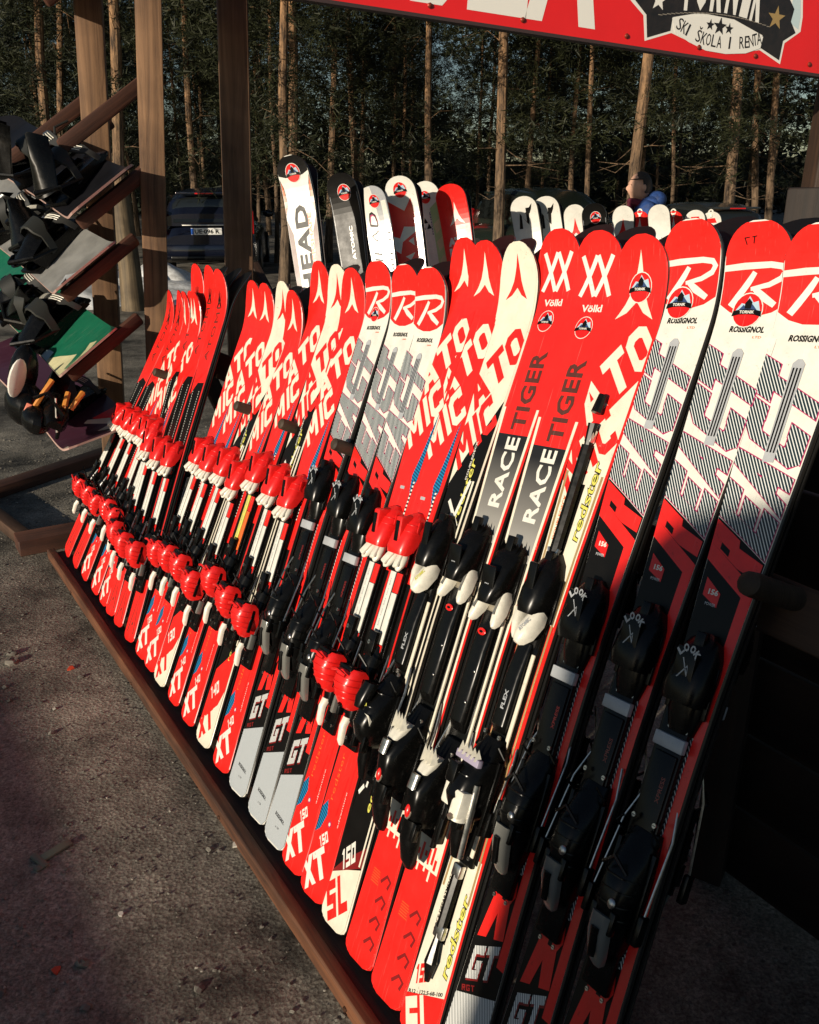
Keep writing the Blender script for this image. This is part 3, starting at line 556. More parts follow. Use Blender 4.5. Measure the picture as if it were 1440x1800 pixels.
# ------------------------------------------------------------------ the ski designs
def diag(s, txt, x0, y0, h, w, ang, m, ly=3, shear=.25, bold=.05, track=.95):
    vs, fs = put_text(txt, 1, 1, bold, 0, 2, track)
    vs = [((a * w + shear * b * h), b * h) for a, b in vs]; s.raw((rot2(vs, R(ang), x0, y0), fs), m, ly)
def d_allround(L, num, white=False, sl=False):      # wide slanted ATO / MIC lettering
    k = L / 1.482; s = Ski(L, CREAM if white else RED, wid=(.90 + .1 * k) * 1.08, curl=.055, round_tip=.095); d = L - 1.482
    fg, bgc = (RED, CREAM) if white else (CREAM, RED)
    s.rect(-.06, .06, 0, L * .62 + .02, BLACK, 1)
    s.poly([(-.06, .72 + d), (.06, .72 + d), (.06, 1.18 + d), (-.06, .96 + d)], RED if not white else BLACK, 1)
    s.poly([(-.06, .95 + d), (.06, 1.17 + d), (.06, L), (-.06, L)], s.base, 2)
    s.poly(peak_logo(.0, 1.372 + d, .088, .062), fg, 3)
    if white: s.poly([(-.06, 1.30 + d), (-.012, 1.34 + d), (.06, 1.39 + d), (.06, 1.30 + d), (.0, 1.2 + d), (-.06, 1.16 + d)], CREAM, 3)
    s.slant((('A', .0, .056), ('T', .064, .118), ('O', .122, .172)), (-.032, 1.125 + d), 53, .076, fg, 4, t=.30, up=(-.62, .76))
    s.slant((('M', .0, .060), ('I', .066, .100), ('C', .094, .140)), (-.030, .995 + d), 53, .080, fg, 4, t=.29, up=(-.62, .76))
    if white:
        s.poly([(-.06, .90 + d), (.0, .97 + d), (.06, 1.10 + d), (.06, .80 + d), (-.06, .80 + d)], BLACK, 4)
        s.up('redster', .028, .885 + d, .020, .14, YEL, shear=.2, bold=.01, ly=5); s.up('DOUBLEDECK', .012, .98 + d, .006, .085, WHITE, ly=5)
        for q in ((-.02, .86), (.012, .93)):
            s.raw(stroke([(q[0] - .012, q[1] - .06 + d), (q[0] + .004, q[1] + d), (q[0] + .016, q[1] + .05 + d)], .010), WHITE, 5)
        s.raw(stroke([(-.03, .93 + d), (.03, .88 + d)], .010), WHITE, 6); s.rect(.036, .043, .3, .98 + d, CREAM, 5)
    else:
        s.poly([(.030, .99 + d), (.046, 1.09 + d), (.046, .93 + d), (.030, .90 + d), (.018, .94 + d)], DOTS, 5)
        s.rect(.033, .040, .80 + d, .93 + d, DASH, 5); s.rect(-.02, .0, .905 + d, .912 + d, GREY, 5)
    # tail
    if sl:
        s.rect(-.06, .06, 0, .40, BLACK, 2); s.poly([(-.06, .0), (.06, 0), (.06, .15), (-.06, .10)], CREAM, 3)
        s.slant((('S', .0, .036), ('L', .044, .080)), (-.016, .004), 42, .080, RED, 5, t=.32, up=(-.56, .80)); s.poly([(-.06, .095), (.06, .155), (.06, .20), (-.02, .14)], DRED, 4)
        s.slant((('1', .0, .018), ('5', .020, .038), ('0', .041, .059)), (-.020, .114), 42, .042, WHITE, 6, t=.30, up=(-.5, .86)); s.up('edge', .030, .255, .024, .085, YEL, shear=.2, bold=.015, ly=5)
        s.raw(stroke([(-.02, .30), (-.015, .37), (.02, .36), (.045, .40)], .008), WHITE, 5); s.raw(stroke([(-.045, .28), (-.03, .30)], .010), WHITE, 5); s.rect(.040, .046, .15, .4, CREAM, 5)
    elif white:
        s.rect(-.06, .06, 0, .40, BLACK, 2); s.poly([(-.06, 0), (.06, 0), (.06, .30), (-.06, .20)], RED, 3)
        s.poly([(-.06, 0), (.06, 0), (.06, .15), (-.06, .05)], CREAM, 4); s.slant((('X', .0, .046), ('T', .046, .094)), (-.026, .006), 42, .066, RED, 6, t=.30)
        s.poly([(.02, .10), (.06, .19), (.06, .12), (.03, .06)], CREAM, 5); s.slant(((num[0], .0, .015), (num[1], .018, .034), (num[2], .037, .053)), (-.024, .124), 42, .036, WHITE, 6, t=.3)
        s.up('redster', .020, .25, .016, .10, YEL, bold=.0, ly=5)
        for yy in (.30, .34): s.raw(stroke([(-.02, yy), (.0, yy + .03), (.02, yy + .02)], .008), WHITE, 5)
    else:
        s.rect(-.06, .06, 0, .385, RED, 2); s.poly([(-.06, .125), (-.035, .145), (-.022, .18), (-.035, .21), (-.06, .18)], DOTS, 3)
        s.slant((('X', .0, .046), ('T', .046, .094)), (-.026, .006), 42, .066, WHITE, 5, t=.30); s.slant(((num[0], .0, .010), ('3' if num[1] == '2' else num[1], .012, .023), (num[2], .025, .036)), (-.014, .108), 42, .024, WHITE, 5, t=.3)
        s.up('redster', -.018, .215, .014, .105, ORANGE, bold=-.01, ly=4); s.up('adventure', .034, .17, .005, .08, WHITE, bold=0, ly=4)
        s.poly(disc(-.002, .165, .007), PURP, 4); s.poly(disc(-.002, .165, .004), CREAM, 5)
        s.raw(stroke([(.012, .19), (.022, .28)], .004), RED2, 4); s.rect(.034, .040, .20, .385, RED2, 3)
    return s
def d_black_red(L):                                 # red upper, dark dotted lower half
    s = Ski(L, RED, wid=.98, curl=.055, round_tip=.095); e = L * .70
    s.rect(-.06, .06, 0, e, BLACK, 1); s.poly([(-.06, e), (.06, e), (.06, e + .06), (-.06, e - .05)], RED, 2)
    s.poly(peak_logo(0, L - .125, .062, .040), BLACK, 3); s.up('ATOMIC', .014, e + .08, .028, .24, BRN, bold=0, ly=3, track=1.15)
    for x in (-.034, .028): s.rect(x, x + .004, .30, e - .03, DASH, 3)
    s.rect(-.06, .06, 0, .22, RED, 2)
    s.raw(stroke([(-.03, .03), (.004, .17), (.03, .03)], .006), BRN, 3); s.poly(disc(.0, .06, .006), BRN, 3)
    return s
def d_react(L, badge):                              # round red tip, hatched lettering, black lower half
    d = L - 1.545; s = Ski(L, WHITE, wid=1.12, curl=.055, round_tip=.062)
    a = [(HW * 1.2 * math.sin(t), L - .140 + .052 - .052 * math.cos(t)) for t in [R(x) for x in (-90, -70, -50, -30, -10, 10, 30, 50, 70, 90)]]
    s.poly(a + [(.07, L), (-.07, L)], RED, 1)
    s.raw(stroke([(-.058, L - .066), (-.02, L - .063), (.022, L - .062), (.040, L - .065), (.045, L - .072), (.040, L - .082), (.022, L - .091), (-.006, L - .097)], [.009, .010, .009, .009, .009, .009, .008, .006]), WHITE, 2)
    s.raw(stroke([(-.002, L - .072), (-.010, L - .086), (-.024, L - .108), (-.034, L - .124)], [.008, .010, .011, .011]), WHITE, 3)
    s.raw(stroke([(.0, L - .096), (.014, L - .108), (.036, L - .122)], [.008, .012, .009]), WHITE, 4)
    s.txt('ROSSIGNOL', .002, L - .166, .0105, .056, BLACK, shear=.12, bold=.045); s.txt('JUNIOR' if L < 1.5 else 'LTD', .022, L - .175, .004, .014, ORANGE)
    
    s.poly([(-.06, 0), (.06, 0), (.06, 1.036 + d), (-.06, 1.098 + d)], BLACK, 1)
    def band(t, x, y, h, w, m, ly, off=.0): s.up(t, x, y, h, w, m, shear=-.0, bold=.09 + off, ly=ly, track=.9)
    sh = .52
    s.blk_up('EACT', .050, 1.044 + d, .0665, .060, .104, sh, PURP, 4, t=.36, grow=.0016); s.blk_up('EACT', .050, 1.044 + d, .0665, .060, .104, sh, HATCH, 5, t=.36)
    def rr(a, b_): return (.050 - b_ * .104, .974 + d + a * .064 + sh * b_ * .104)
    for pc in ([(0, 0), (.42, 0), (.42, 1), (0, 1)], [(.42, .42), (1.0, .50), (1.0, 1), (.42, 1)], [(.42, .42), (.84, .49), (1.0, 0), (.60, 0)]): s.poly([rr(*q) for q in pc], RED, 5)
    s.poly([rr(*q) for q in ((.46, .62), (.62, .62), (.62, .80), (.46, .80))], BLACK, 6)
    s.rect(.031, .056, .24, 1.0 + d, RED, 3); s.rect(.0245, .031, .40, .86 + d, HATCH, 3)
    s.poly([(-.042, 1.000 + d), (-.008, .980 + d), (-.008, .958 + d), (-.042, .972 + d)], PURP if badge == '' else RED2, 4)
    s.txt(badge or '9', -.022, .975 + d, .009, .020 if badge else .008, WHITE, bold=.04, ly=5); s.txt('POWER', -.022, .958 + d, .005, .022, GREY, ly=4)
    # damping strip window
    s.poly([(-.008, 1.19 + d), (.010, 1.19 + d), (.010, 1.345 + d), (.004, 1.352 + d), (-.002, 1.352 + d), (-.008, 1.345 + d)], GREY, 7)
    for x in (-.0055, -.0005, .0045): s.rect(x, x + .0025, 1.205 + d, 1.338 + d, BLACK, 8)
    # tail
    s.poly([(-.06, 0), (.06, 0), (.06, .195), (-.06, .150)], HATCHG if L < 1.5 else HATCHW, 5)
    s.blk('GT', -.037, .181, .036, .032, .060, .45, DRED, 5, t=.34); s.blk('GT', -.039, .184, .036, .031, .060, .45, HATCHW, 6, t=.32)
    s.slant((('R', 0, .010), ('G', .013, .023), ('T', .026, .036)), (-.038, .162), 24, .010, DRED, 6)
    s.poly([(-.042, .262), (-.018, .270), (-.006, .318), (.004, .276), (.030, .284), (.020, .345), (.030, .362), (.022, .398), (-.020, .402), (-.030, .340)], RED, 5)
    s.poly([(-.006, .345), (.005, .345), (.004, .375), (-.005, .375)], BLACK, 6)
    if L < 1.5: s.txt('ROSSIGNOL', 0, .062, .009, .050, BLACK, ang=R(-8), bold=.04, ly=5); s.txt('A 150', 0, .040, .005, .018, BLACK, ly=5)
    return s
def d_race():
    L = 1.518; s = Ski(L, RED, wid=1.1, curl=.05)
    s.rect(-.06, .06, .30, 1.105, SILVGRAD, 1)
    for x in (-.0515, .0445): s.rect(x, x + .007, .30, 1.16, CREAM, 2)
    for q in (-1, 1):                                # crossed double V
        s.raw(stroke([(-.022 + q * .017 + .013, 1.476), (-.022 + q * .017 - .013 + (0 if q < 0 else 0), 1.404)] if False else [(q * .017 + .016, 1.476), (q * .017 - .016, 1.404)], .0090), WHITE, 2)
        s.raw(stroke([(q * .017 - .016, 1.476), (q * .017 + .016, 1.404)], .0090), WHITE, 3)
    s.txt('Völkl', 0, 1.374, .014, .046, WHITE, bold=.03)
    s.up('TIGER', .026, 1.115, .040, .165, BRN, bold=.03, ly=3, track=1.05); s.up('RACE', .026, .955, .040, .145, WHITE, bold=.03, ly=3, track=1.05)
    s.rect(-.06, .06, 0, .35, CREAM, 2); s.rect(-.06, .06, 0, .27, RED, 3)
    for x, y, h in ((-.045, .28, .03), (-.03, .285, .012), (-.018, .278, .034), (-.004, .29, .01), (.008, .278, .03), (.022, .282, .034), (.034, .275, .02)): s.rect(x, x + .008, y, y + h, RED, 4)
    for x, y in ((-.044, .262), (-.020, .256), (.004, .262), (.024, .25)): s.rect(x, x + .006, y, y + .02, CREAM, 4)
    for k in range(4):
        y = .045 + k * .042; s.raw(stroke([(.006, y), (.024, y + .018), (.040, y + .012), (.034, y - .004)], .007), DRED, 4)
    for k in range(6): s.rect(-.03, -.004 + .002 * (k % 3), .185 - k * .005, .1862 - k * .005, ORANGE, 4)
    return s
def d_redster():
    L = 1.515; s = Ski(L, RED, wid=1.1, curl=.05)
    s.poly(peak_logo(0, 1.372, .118, .080), CREAM, 2)
    s.slant((('A', .0, .056), ('T', .066, .120), ('O', .126, .176)), (-.030, 1.165), 53, .084, CREAM, 3, t=.30, up=(-.62, .76))
    s.poly([(-.06, 1.11), (.06, 1.27), (.06, .80), (-.06, .80)], CREAM, 4); s.slant((('M', .0, .060), ('I', .066, .100), ('C', .094, .140)), (-.030, 1.035), 53, .084, RED, 5, t=.29, up=(-.62, .76))
    s.poly([(-.06, 1.0), (.06, 1.09), (.06, .80), (-.06, .80)], CREAM, 6)
    s.up('redster', .038, .955, .022, .150, BLACK, shear=.2, bold=.05, ly=7); s.up('redster', .0375, .957, .0205, .146, YEL, shear=.2, bold=.01, ly=8)
    s.up('DOUBLEDECK', -.030, .95, .007, .085, ORANGE, ly=7); s.rect(-.024, .010, .86, 1.06, BLACK, 6)
    for x in (-.049, .043): s.rect(x, x + .006, .28, 1.08, GOLD, 7)
    s.rect(-.04, .04, .35, .87, BLACK, 7)
    s.rect(-.06, .06, 0, .36, CREAM, 4); s.poly([(-.06, 0), (.06, 0), (.06, .115), (-.06, .062)], RED, 5)
    s.slant((('S', .0, .036), ('L', .044, .080)), (-.012, -.012), 34, .080, CREAM, 6, t=.32, up=(-.50, .84)); s.slant((('1', .0, .013), ('5', .015, .028), ('3', .030, .043)), (-.040, .088), 34, .034, RED, 6, t=.30, up=(-.3, .95))
    s.up('R12 : 122.5-68-100', .040, .075, .006, .0, BLACK, ly=6) if False else diag(s, 'R12 : 122.5-68-100', -.048, .066, .007, .105, 26, BLACK, 6, bold=.02)
    s.up('redster', .046, .14, .022, .155, BLACK, shear=.2, bold=.05, ly=6); s.up('redster', .0455, .142, .0205, .151, YEL, shear=.2, bold=.015, ly=7)
    s.up('RACE DEPARTMENT', -.028, .20, .006, .105, BLACK, ly=6); s.rect(-.014, .012, .19, .33, BLACK, 6)
    return s

def make_ski(s, kind, dy, label, group, cat='ski', variant=0, extra=None, name='ski'):
    root = s.mesh().build(name); tag(root, label, cat, group)
    z = s.zt(s.L * .4) - .0015
    if kind: hardware(root, kind, dy, z, variant)
    if extra: extra(root, z)
    return root
def rod_extra(root, z):
    b = MB()
    b.tube([(-.004, 1.225, z + .012), (-.004, 1.19, z + .016)], [.008, .010], PBLK, 8); b.tube([(-.004, 1.17, z + .014), (-.004, 1.13, z + .012)], [.010, .007], PBLK, 8)
    b.box(-.012, .004, 1.135, 1.16, z + .004, z + .018, SILV, bev=.003); b.tube([(-.006, 1.13, z + .010), (-.006, .90, z + .010)], .011, PBLK, 8)
    for q in (-1, 1): b.tube([(-.006, .90, z + .014), (-.006 + q * .013, .935, z + .014)], .004, SILV, 6); b.tube([(-.006, .90, z + .014), (-.006 + q * .013, .865, z + .014)], .004, SILV, 6)
    kid(root, b.build('damper_rod')); b = MB()
    b.tube([(.0, .32, z + .010), (.0, .22, z + .010)], .011, PBLK, 8); b.tube([(.0, .21, z + .012), (.002, .155, z + .012)], [.006, .013], PBLK, 8); b.tube([(.002, .155, z + .012), (.004, .12, z + .010)], [.013, .005], PBLK, 8)
    b.box(-.012, .014, .20, .225, z + .006, z + .018, SILV, bev=.003); b.box(-.010, .012, .315, .34, z + .006, z + .020, SILV, bev=.003)
    kid(root, b.build('damper_rod'))

G1 = 'pairs of rental skis leaning in the front rack'
def col_label(front, back): return front, back
SKIS = [  # key, place along the board, turn in the plane, length, design, label
 ('a', -3.626, 13.85, 1.217, 'dark', 'red and dark dotted ski, the first one at the far left end of the rack'),
 ('b', -3.488, 11.94, 1.218, 'dark', 'red and dark dotted ski, second from the far left end of the rack'),
 ('c', -3.340, 7.54, 1.203, 'xt120', 'short red ski with white lettering, third from the far end of the rack'),
 ('d', -3.183, 2.58, 1.195, 'xt120', 'short red ski with white lettering, fourth from the far end of the rack'),
 ('e', -3.064, -1.67, 1.193, 'xt120', 'short red ski just left of the three taller plain red tips'),
 ('f', -2.960, -9.69, 1.316, 'darkL', 'tall plain red tip, left one of three beside the empty gap'),
 ('g', -2.860, -8.27, 1.308, 'darkL', 'tall plain red tip, middle one of three beside the empty gap'),
 ('h', -2.727, -9.98, 1.326, 'darkL', 'tall plain red tip at the left edge of the empty gap'),
 ('i', -2.603, -2.15, 1.283, 'xt130', 'red ski with white slanted capitals, first one right of the empty gap'),
 ('j', -2.509, -1.97, 1.279, 'xt130', 'red ski with white slanted capitals, second one right of the empty gap'),
 ('k', -2.406, -1.44, 1.298, 'w130', 'white ski with red arrow tip and 130 on its tail, farthest white one'),
 ('l', -2.277, -3.56, 1.278, 'xt140s', 'red ski right of the farthest white one, lower than its right neighbour'),
 ('m', -2.150, -4.67, 1.377, 'xt140y', 'red ski with 140 on its tail and a yellow strip between its bindings'),
 ('n', -2.023, -5.36, 1.377, 'w140', 'white ski with red arrow tip and 140 on its tail'),
 ('o', -1.894, -7.40, 1.379, 'xt140', 'red ski with 140 on its tail, left neighbour of the round R tips'),
 ('p', -1.780, -7.33, 1.411, 'r144', 'white ski with round red R tip and a small emblem, left of the smaller three'),
 ('q', -1.660, -7.13, 1.406, 'r144b', 'white ski with round red R tip, middle of the smaller three'),
 ('r', -1.556, -7.01, 1.405, 'r144b', 'white ski with round red R tip, right of the smaller three'),
 ('s', -1.459, -6.68, 1.481, 'xt150', 'red ski with 150 on its tail, right beside the smaller R tips'),
 ('t', -1.363, -7.59, 1.482, 'xt150', 'red ski with 150 on its tail, left neighbour of the large white tip'),
 ('u', -1.264, -7.06, 1.484, 'w150', 'large white ski tip with red arrow and SL 150 on its tail'),
 ('v', -1.156, -7.19, 1.518, 'race', 'red and silver racing ski with double V, the left one of two'),
 ('w', -1.052, -7.08, 1.518, 'race', 'red and silver racing ski with double V, the right one of two'),
 ('x', -0.954, -6.76, 1.515, 'red', 'red ski with white arrow, small emblem and 153 SL tail'),
 ('y', -0.840, -6.92, 1.548, 'r156s', 'large white ski with red R tip beside the red arrow ski'),
 ('z', -0.727, -6.23, 1.543, 'r156m', 'large white ski with red R tip and black pen mark at its top'),
 ('zz', -0.617, -6.31, 1.539, 'r156', 'large white ski with red R tip at the right edge of the photo'),
]
def design(k):
    if k == 'dark': return make_ski(d_black_red(1.215), 'kid', -.14, None, None)
    if k == 'darkL': return make_ski(d_black_red(1.315), 'kid', -.17, None, None)
    if k == 'xt120': return make_ski(d_allround(1.20, '120'), 'kid', -.14, None, None)
    if k == 'xt130': return make_ski(d_allround(1.282, '130'), 'kid', -.10, None, None)
    if k == 'w130': return make_ski(d_allround(1.298, '130', True), 'kid', -.095, None, None)
    if k == 'xt140s': return make_ski(d_allround(1.28, '140'), 'kid', -.10, None, None)
    if k == 'xt140y': return make_ski(d_allround(1.378, '140'), 'kid', -.05, None, None, variant=1)
    if k == 'xt140': return make_ski(d_allround(1.379, '140'), 'kid', -.05, None, None)
    if k == 'w140': return make_ski(d_allround(1.377, '140', True), 'kid', -.05, None, None)
    if k == 'xt150': return make_ski(d_allround(1.482, '150'), 'kid', 0.0, None, None)
    if k == 'w150': return make_ski(d_allround(1.484, '150', True, True), 'pro', -.03, None, None, variant=0)
    if k == 'r144': s = d_react(1.407, ''); s.sticker(-.004, 1.407 - .125, .017, 5); return make_ski(s, 'look', -.045, None, None)
    if k == 'r144b': return make_ski(d_react(1.406, ''), 'look', -.045, None, None)
    if k == 'race': s = d_race(); s.sticker(-.006, 1.345, .020, 5); return make_ski(s, 'race', 0, None, None)
    if k == 'red': s = d_redster(); s.sticker(.004, 1.430, .024, 5); return make_ski(s, 'pro', .0, None, None, variant=1, extra=rod_extra)
    s = d_react(1.545, '156')
    if k in ('r156s', 'r156m'): s.sticker(-.010 if k == 'r156s' else -.004, 1.545 - .128, .025, 6)
    if k == 'r156m':
        s.raw(stroke([(-.022, 1.522), (-.018, 1.512)], .0016), BLACK, 3); s.raw(stroke([(-.022, 1.521), (-.014, 1.522)], .0014), BLACK, 4); s.raw(stroke([(-.010, 1.522), (-.002, 1.523)], .0014), BLACK, 4); s.raw(stroke([(-.006, 1.523), (-.007, 1.513)], .0016), BLACK, 5)
    return make_ski(s, 'look', 0, None, None)
def ski_matrix(sb, ph, lift=0.0, tw=0.0):
    p = R(ph); d = BK * math.cos(p) + AX * math.sin(p); ac = d.cross(NN).normalized()
    M = frame(P0 + AX * sb + NN * lift, ac, d, NN)
    return M @ Matrix.Rotation(tw, 4, 'Y')
PROTO = {}
rnd = random.Random(3)
TIPW = {'dark': 'plain red', 'darkL': 'plain red'}
for i, (key, sb, ph, L_, dk, lab) in enumerate(SKIS):
    M = ski_matrix(sb + rnd.uniform(-.003, .003), ph + rnd.uniform(-.16, .16), rnd.uniform(0, .002), rnd.uniform(-.03, .03))
    if dk in PROTO: o = copy_tree(PROTO[dk], M)
    else: o = design(dk); PROTO[dk] = o; o.matrix_world = M
    b = copy_tree(PROTO[dk], M @ Matrix.Translation((.004, .056 if L_ > 1.4 else .038, -.001)) @ Matrix.Rotation(math.pi, 4, 'Y'))
    for ob_ in (o, b):
        jy = rnd.uniform(-.008, .008)
        for ch in KIDS.get(ob_.name, []):
            if 'damper' not in ch.name: ch.location.y = jy + (rnd.uniform(-.009, .009) if 'heel' in ch.name else 0)
            if 'brake' in ch.name: ch.rotation_euler.x = rnd.uniform(-.02, .02)
    tag(o, lab, 'ski', G1)
    tag(b, None, 'ski', 'rear skis of the pairs in the front rack')
    ords = ['far left end', 'second place', 'third place', 'fourth place', 'fifth place', 'sixth place', 'seventh place', 'eighth place']
    short = {'a': 'first ski at the far left end', 'b': 'second ski from the far left end', 'c': 'third ski from the far left end', 'd': 'fourth ski from the far left end', 'e': 'short red ski left of the tall red tips',
             'f': 'left one of three tall red tips', 'g': 'middle one of three tall red tips', 'h': 'tall red tip at the empty gap', 'i': 'first red ski right of the gap', 'j': 'second red ski right of the gap',
             'k': 'farthest white ski', 'l': 'red ski after the farthest white one', 'm': 'ski with the yellow strip', 'n': 'white ski with 140 tail', 'o': 'red ski left of the R tips', 'p': 'left smaller R ski',
             'q': 'middle smaller R ski', 'r': 'right smaller R ski', 's': 'left red ski with 150 tail', 't': 'right red ski with 150 tail', 'u': 'white SL 150 ski', 'v': 'left double V ski', 'w': 'right double V ski',
             'x': 'red 153 SL ski', 'y': 'left large R ski', 'z': 'large R ski with pen mark', 'zz': 'large R ski at the right edge'}[key]
    b['label'] = 'dark curved base edge directly behind the ' + short

# ------------------------------------------------------------------ the front rack
def beam(name, p0, p1, w, h, m, parent=None, up=Vector((0, 0, 1)), bev=.004, tag_=None):
    """a timber from p0 to p1, w across, h along 'up'"""
    p0, p1 = Vector(p0), Vector(p1); x = (p1 - p0); Ln = x.length; x.normalize(); y = up.cross(x).normalized(); z = x.cross(y)
    b = MB(); b.box(-Ln / 2, Ln / 2, -w / 2, w / 2, -h / 2, h / 2, m, bev=bev)
    # slight roughness of the edges
    rr = random.Random(int(Ln * 1000)); b.v = [(vx + 0, vy + rr.uniform(-.0012, .0012), vz + rr.uniform(-.0012, .0012)) for vx, vy, vz in b.v]
    o = b.build(name, None, frame((p0 + p1) / 2, x, y, z))
    if parent is not None:
        mw = o.matrix_world.copy(); o.parent = parent; o.matrix_parent_inverse = parent.matrix_world.inverted(); o.matrix_basis = mw; KIDS.setdefault(parent.name, []).append(o)
    return o
rack = empty('ski_rack', rk(-2.0, .75, 0)); bpy.context.view_layer.update()
tag(rack, 'long brown wooden rack with a front board carrying the leaning red and white skis', 'ski rack')
beam('front_board', rk(-3.72, .585, .004), rk(.6, .585, .004), .030, .078, WSILL, rack)
beam('rest_plank', rk(-3.70, .685, .014), rk(.6, .685, .014), .165, .032, WDARK, rack)
def onplane(s, t, off=0): return P0 + AX * s + BK * t + NN * off
for k, s_ in enumerate((-3.3, -2.5, -1.75, -1.1, -.4)):
    sc_ = MB(); sc_.tube([rk(s_, .5685, .012), rk(s_, .5655, .012)], [.006, .0045], mat('rusty_screw', (.10, .045, .025), .5, .6), 8); o = sc_.build('screw'); o.parent = rack; o.matrix_parent_inverse = rack.matrix_world.inverted()
hb0, hb1 = onplane(-3.75, .985, -.10), onplane(.6, .985, -.10)
beam('back_rail', hb0, hb1, .05, .09, WDARK, rack, up=BK)
peg_m = wood('peg_wood', (0.03, 0.02, 0.012), (0.07, 0.045, 0.026), 'Z')
PEGS = [(285, 658), (430, 718), (510, 750), (604, 786), (1335, 1032)]
def plane_hit(px, py, off):
    v = ray(px, py); o = Vector((0, 0, CAM_H)); q = P0 + NN * off; t = (q - o).dot(NN) / v.dot(NN); return o + v * t
for k, (px, py) in enumerate(PEGS):
    q = plane_hit(px, py, .03); b = MB(); r_ = .019 if k == 4 else .016
    b.tube([q - NN * .14, q - NN * .02, q + NN * .015, q + NN * .03, q + NN * .034], [r_, r_, r_, r_ * .95, r_ * .6], peg_m, 14)
    o = b.build('peg'); o.parent = rack; o.matrix_parent_inverse = rack.matrix_world.inverted()
for sx in (-3.72, -2.66, .35):
    beam('rack_leg', onplane(sx, 1.12, -.15), onplane(sx, 0.02, -.10), .045, .07, WDARK, rack, up=NN)
    beam('rack_leg', onplane(sx, 1.10, -.15), rk(sx, 1.62, .02), .045, .07, WDARK, rack, up=NB)
beam('foot', on_ground(205, 792, .03), on_ground(-60, 880, .03), .10, .06, WARM, rack)
beam('foot', on_ground(150, 935, .035), on_ground(30, 958, .035), .13, .07, WARM, rack)
beam('foot', on_ground(-40, 880, .03), on_ground(55, 955, .03), .06, .06, WDARK, rack)
# ------------------------------------------------------------------ second rack behind, facing the camera
rack2 = empty('ski_rack', at(800, 600, 3.9)); rack2.location.z = 0; bpy.context.view_layer.update()
tag(rack2, 'second dark wooden rack behind, holding the skis whose tips show above the front row', 'ski rack')
def second(px, py, D, slope, L, kind, label, wid=1.0):
    T = at(px, py, D); c = .03
    base_y = D - .42; P = at(px + slope * 900, py + 900, base_y)     # a point further down the ski in the picture
    d = (T - P); d.normalize()
    # foot at ground height
    t = (T.z - .05) / d.z; Lr = min(L, t); face = Vector((-.30, -.95, 0)); n = (face - d * face.dot(d)).normalized(); ac = d.cross(n).normalized()
    return frame(T - d * L - n * c, ac, d, n)
GS2 = 'skis standing in the second rack behind'
def simple(L, base, wid=1.0, curl=.045, rt=.06): return Ski(L, base, wid=wid, curl=curl, round_tip=rt)
def s_head():
    s = simple(1.6, WHITE, 1.02); L = 1.6
    s.poly([(-.06, L), (.06, L), (.06, L - .05), (.03, L - .062), (-.03, L - .062), (-.06, L - .05)], BLACK, 1)
    for q in (-1, 1):
        s.poly([(q * .056, L - .05), (q * .044, L - .09), (q * .040, L - .14), (q * .056, L - .19)], BRN, 2); s.poly([(q * .056, L - .18), (q * .036, L - .24), (q * .033, L - .50), (q * .045, L - .80), (q * .056, L - .80)], BRN, 2)
        s.poly([(q * .050, L - .07), (q * .046, L - .10), (q * .046, L - .14), (q * .052, L - .17)], ORANGE, 3)
    s.up('HEAD', .022, L - .44, .046, .29, BLACK, bold=.035, ly=4, track=1.1); s.up('SUPERSHAPE', .034, L - .40, .012, .22, ORANGE, ly=4); pass
    return s.sticker(.0, L - .050, .026, 5)
def s_blk():
    s = simple(1.45, BLACK, 1.05); L = 1.45; s.up('ATOMIC', .012, L - .30, .012, .12, WHITE, bold=.02)
    for q in (-1, 1): s.rect(q * .050 - .0006, q * .050 + .0006, 0, L - .07, GREY, 2)
    return s.sticker(.006, L - .062, .025)
def s_silver():
    s = simple(1.42, GREY, 1.0); L = 1.42; s.poly([(-.06, L), (.0, L), (.02, L - .3), (-.06, L - .45)], WHITE, 1)
    s.up('HEAD', .002, L - .34, .036, .24, PURP, bold=.02, ly=2, shear=.3); s.up('HEAD', .0, L - .338, .035, .24, BLACK, bold=.0, ly=3, shear=.3); s.poly([(-.06, L - .1), (-.02, L - .16), (.06, L - .3), (.06, L - .34), (-.03, L - .2)], WHITE, 2)
    s.rect(.030, .050, L - .40, L - .06, WHITE, 2); s.up('EDITION', .048, L - .38, .015, .20, BLACK, bold=.03, ly=4)
    return s.sticker(.004, L - .055, .023, 5)
def s_redwht():
    s = simple(1.45, WHITE, 1.1); L = 1.45
    for y in (.14, .32): s.poly([(-.06, L - y + .07), (-.0, L - y + .02), (.03, L - y + .06), (.035, L - y - .02), (.06, L - y - .05), (-.01, L - y - .035), (-.03, L - y - .075), (-.06, L - y - .06)], RED, 2); s.poly([(-.022, L - y - .09), (.032, L - y - .06), (.036, L - y - .13), (-.04, L - y - .15)], RED, 2); s.poly([(.0, L - y - .090), (.02, L - y - .080), (.02, L - y - .11)], WHITE, 3)
    s.rect(-.06, .06, 0, L - .48, RED, 2); s.poly([(-.03, L - .50), (.04, L - .46), (.04, L - .52), (-.01, L - .58)], WHITE, 3)
    return s.sticker(.0, L - .045, .025, 5)
